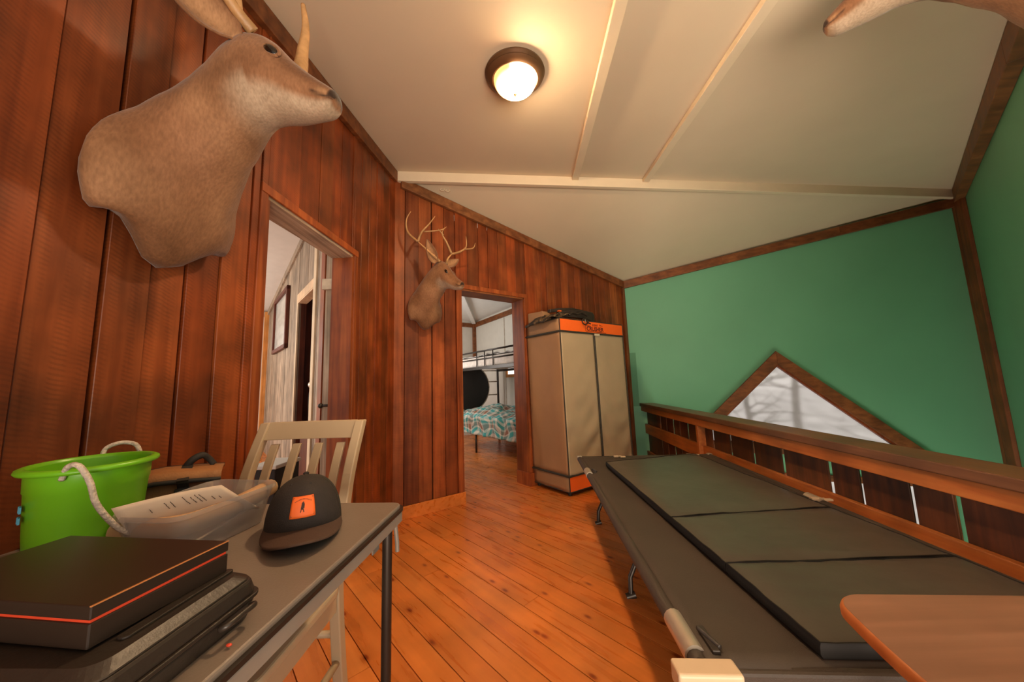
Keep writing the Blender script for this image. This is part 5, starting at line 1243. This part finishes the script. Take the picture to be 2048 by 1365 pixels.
        mb.tube(ringp, 0.0055 * k, 6, col=(*lerp3(BROWN, DBR, 0.3), 1)); mb.build('eyelid', M['fur'], root, smooth=True)
    # nostrils
    mb = MB(); 
    for sgn in (-1, 1):
        P = PD_(0.627, sgn * 0.018, 0.243); mb.ball(P, 0.0075 * sx, 6, (1, 0.7, 1.2))
    mb.build('nostril', M['hoof'], root, smooth=True)
    # ears: cupped leaves
    for base, tip, nrm, wdt in ears:
        b, tpt = PD_(*base), PD_(*tip); ax = tpt - b; L = ax.length; ax.normalize()
        nv = (out * nrm[0] + LY * nrm[1] + ZV * nrm[2]); nv = (nv - ax * nv.dot(ax)).normalized(); sv = ax.cross(nv)
        def ear(u, v, b=b, ax=ax, L=L, nv=nv, sv=sv, wdt=wdt):
            w = wdt * (math.sin(PI * min(1, u ** 0.72 * 0.97 + 0.03)) ** 0.75) * (0.75 + 0.25 * min(1, u * 4)) + 0.012 * (1 - u)
            x = v * 2 - 1
            return b + ax * (L * u) + sv * (w * x) + nv * (-0.55 * w * (1 - x * x) + 0.012)
        ne, me_ = 14, 10; cc_ = []
        for j in range(me_ + 1):
            for i in range(ne + 1):
                e = abs(j / me_ * 2 - 1); cc_.append((*lerp3(PALE, lerp3(BROWN, DBR, 0.4), 0.25 + 0.75 * e ** 3), 1))
        mb = MB(); mb.grid(ear, ne, me_, cc_); mb.build('ear', M['fur'], root, smooth=True, solid=0.006)
    for lines in antlers:
        mb = MB()
        for pts, r0 in lines:
            cv = curve([PD_(*p) if len(p) == 3 else V(p[1]) for p in pts], 6); n = len(cv)
            mb.tube(cv, [1.15 * r0 * (1 - 0.78 * (i / (n - 1)) ** 1.3) for i in range(n)], 8, col=[(0.75 + 0.55 * (i / (n - 1)),) * 3 + (1,) for i in range(n) for _ in range(8)])
        mb.build('antler', M['antler'], root, smooth=True)
    # dark panel at the back that sits on the wall
    mb = MB(); mb.loft([[O + (p - O) * 0.93 - out * ((p - O).dot(out) * 0.93 - 0.001) for p in rings[0]], [O + (p - O) * 0.93 - out * ((p - O).dot(out) * 0.93 + 0.022) for p in rings[0]]]); mb.build('back_panel', M['darkwood'], root)
    return root, PD_
GRP = None
O1 = P1(-1.865, 0.045, 1.755)
deer('deer_mount', 'antlered deer shoulder mount on the plank wall above the folding table', O1, AP, 0.945, 0.98, 1.0, rad(-3),
     [((0.325, -0.070, 0.425), (0.125, -0.20, 0.60), (0.7, -0.5, -0.2), 0.052), ((0.30, 0.085, 0.445), (0.22, 0.25, 0.56), (0.6, 0.6, 0.2), 0.05)],
     [[([(0.350, -0.042, 0.480), (0.330, -0.085, 0.510), (0.305, -0.150, 0.570), (0.280, -0.20, 0.66), (0.30, -0.22, 0.80)], 0.017), ([(0.333, -0.080, 0.505), (0.335, -0.090, 0.57), (0.32, -0.095, 0.66)], 0.011), ([(0.305, -0.150, 0.57), (0.24, -0.17, 0.66), (0.22, -0.17, 0.76)], 0.011)],
      [([(0.350, 0.042, 0.480), (0.335, 0.09, 0.475), (0.318, 0.17, 0.53), (0.306, 0.212, 0.62), (0.304, 0.222, 0.71), (0.312, 0.222, 0.81), (0.300, 0.215, 0.92)], 0.034), ([(0.318, 0.17, 0.53), (0.25, 0.20, 0.64), (0.20, 0.21, 0.72)], 0.012)]], GRP)
O2 = pl(848, 622, P2(0, 0.06, 0), WN); O2 = V((O2.x, O2.y, 1.785))
deer('deer_mount', 'smaller antlered deer head mount on the plank wall left of the bunk room doorway', O2, WN, 0.76, 0.76, 0.72, rad(22),
     [((0.30, -0.085, 0.455), (0.25, -0.15, 0.72), (0.6, -0.5, 0.2), 0.036), ((0.31, 0.085, 0.46), (0.34, 0.29, 0.60), (0.7, -0.1, 0.4), 0.038)],
     [[([(0.34, -0.05, 0.48), (0.26, -0.13, 0.58), (0.19, -0.20, 0.70)], 0.012), ([(0.19, -0.20, 0.70), (0.13, -0.27, 0.82), (0.13, -0.29, 0.96), (0.16, -0.26, 1.06)], 0.010), ([(0.19, -0.20, 0.70), (0.20, -0.16, 0.82), (0.24, -0.10, 0.93), (0.28, -0.06, 1.03)], 0.010), ([(0.21, -0.14, 0.83), (0.30, 0.0, 0.88), (0.35, 0.06, 0.94)], 0.006)],
      [([(0.35, 0.05, 0.48), (0.34, 0.09, 0.56), (0.36, 0.14, 0.63)], 0.012), ([(0.36, 0.14, 0.63), (0.32, 0.09, 0.76), (0.29, 0.05, 0.85), (0.30, 0.08, 0.94)], 0.010), ([(0.30, 0.06, 0.84), (0.27, 0.0, 0.90)], 0.007), ([(0.36, 0.14, 0.63), (0.40, 0.26, 0.70), (0.43, 0.34, 0.79), (0.43, 0.34, 0.92)], 0.010), ([(0.42, 0.31, 0.745), (0.47, 0.43, 0.80), (0.49, 0.46, 0.88)], 0.007)]], GRP, lobes=0.8, head_drop=0.07)
O3 = QG + G2D * 4.25 + G2N * 0.09; O3 = V((O3.x, O3.y, 2.27))
deer('deer_mount', 'deer head mount on the green wall high above the tray table', O3, G2N, 0.92, 0.9, 0.95, rad(9),
     [((0.30, -0.080, 0.440), (0.17, -0.185, 0.52), (0.7, -0.5, -0.2), 0.046), ((0.30, 0.085, 0.445), (0.22, 0.22, 0.52), (0.6, 0.6, 0.2), 0.05)],
     [[([(0.350, -0.042, 0.480), (0.330, -0.085, 0.51), (0.30, -0.14, 0.55)], 0.017)], [([(0.350, 0.042, 0.480), (0.345, 0.10, 0.52), (0.33, 0.16, 0.56)], 0.017)]], GRP)

# ------------------------------------------------------------------ winter trees and ground outside the triangle window
mb = MB()
GO = PG(1.77, -0.3, 0)
def hill(u, v): 
    p = GO + GD * (-14 + 30 * u) - GN * (0.3 + 24 * v)
    return V((p.x, p.y, -2.6 + 2.6 * smooth01(v * 1.3) + 0.4 * noise.noise(V((u * 9, v * 9, 0)))))
mb.grid(hill, 50, 40); struct(mb.build('ground_hillside', M['snow'], smooth=True))
random.seed(21)
def bare_tree(p, h, r, label):
    t = thing('bare_tree', label, 'tree', p, 0, 'bare trees outside the triangle window')
    m = MB(); pts = [p + V((0.05 * h * math.sin(i * 1.3 + p.x) * i / 8, 0, h * i / 8)) for i in range(9)]
    m.tube(pts, [r * (1 - 0.85 * i / 8) for i in range(9)], 8); m.build('trunk', M['bark'], t, smooth=True)
    m = MB()
    for k in range(26):
        i = random.uniform(0.2, 0.95); b = p + ZV * (h * i); an = random.uniform(0, 2 * PI); L = h * 0.32 * (1.1 - i)
        d = V((math.cos(an), math.sin(an), random.uniform(-0.1, 0.5)))
        pp = [b, b + d * L * 0.5 + ZV * 0.03, b + d * L + ZV * random.uniform(-0.1, 0.15) * L]
        m.tube(pp, [r * 0.28, r * 0.18, r * 0.06], 5)
        for _ in range(3):
            q = b + d * L * random.uniform(0.4, 0.9); dd = V((random.uniform(-1, 1), random.uniform(-1, 1), random.uniform(-0.2, 0.8))).normalized()
            m.tube([q, q + dd * L * 0.4], [r * 0.1, r * 0.04], 4)
    m.build('branches', M['bark'], t)
for i, (s, o, h, r) in enumerate(((1.9, 3.5, 5.5, 0.10), (3.1, 7.0, 6.0, 0.10), (5.2, 10.0, 7, 0.14), (4.9, 4.2, 5.0, 0.06), (8.4, 11.5, 6.5, 0.12), (2.6, 13.0, 8, 0.16))):
    p = GO + GD * (s - 1.77) - GN * o
    v = (o - 0.3) / 24; bare_tree(V((p.x, p.y, -2.6 + 2.6 * smooth01(v * 1.3) - 0.2)), h, r, ('slim bare grey tree outside the triangle window', 'tall bare grey tree outside the triangle window')[i % 2] if False else 'bare grey winter tree outside the triangle window')

# ------------------------------------------------------------------ light
def area(name, loc, target, sx, sy, power, col, spread=180):
    l = bpy.data.lights.new(name, 'AREA'); l.shape = 'RECTANGLE'; l.size = sx; l.size_y = sy; l.energy = power; l.color = col; l.spread = rad(spread)
    o = bpy.data.objects.new(name, l); COL.objects.link(o); o.location = loc
    o.rotation_euler = (V(target) - V(loc)).to_track_quat('-Z', 'Y').to_euler(); return o
# unseen area lights: added fills, plus daylight for the lower floor and the bedroom
area('fill_light', (0.9, -1.7, 0.6), (1.5, 0.9, 2.9), 2.2, 1.4, 85, (1.0, 0.83, 0.64), 130)  # added fill, unseen behind the camera, aimed up to bounce off the ceiling
area('fill_light', (4.2, 1.8, -2.3), (3.6, 3.9, 0.6), 2.2, 1.6, 360, (0.90, 1.0, 0.96))  # daylight from the floor below onto the green wall
area('fill_light', tuple(PRo(2.2, 2.9, 1.5)), tuple(PRo(1.8, 0, 1.4)), 2.0, 1.5, 58, (1.0, 0.90, 0.78))  # bedroom daylight, placed on the unseen side of the room
area('fill_light', tuple(PU(0.02, 2.3, 1.5)), tuple(PU(2.2, 1.9, 1.1)), 1.5, 1.3, 30, (1.0, 0.96, 0.9))  # added bunk room fill at the unseen left wall, no window built there
area('fill_light', (2.9, 2.2, -2.4), (3.0, 2.6, 2.9), 1.6, 1.6, 42, (1.0, 0.86, 0.68), 150)  # added fill low in the void, aimed up to brighten the right ceiling
w = bpy.data.worlds.new('world'); SC.world = w; w.use_nodes = True
wn = w.node_tree.nodes; bg_ = wn['Background']; bg_.inputs[0].default_value = (1.0, 0.92, 0.84, 1); bg_.inputs[1].default_value = 0.55
SC.view_settings.view_transform = 'Standard'
try: SC.view_settings.look = 'None'
except Exception: pass
SC.view_settings.exposure = 0.60; SC.view_settings.gamma = 1.0; SC.view_settings.use_curve_mapping = False
SC.cycles.use_denoising = True
SC.cycles.max_bounces = 8; SC.cycles.diffuse_bounces = 4; SC.cycles.transparent_max_bounces = 12
SC.cycles.caustics_reflective = False; SC.cycles.caustics_refractive = False
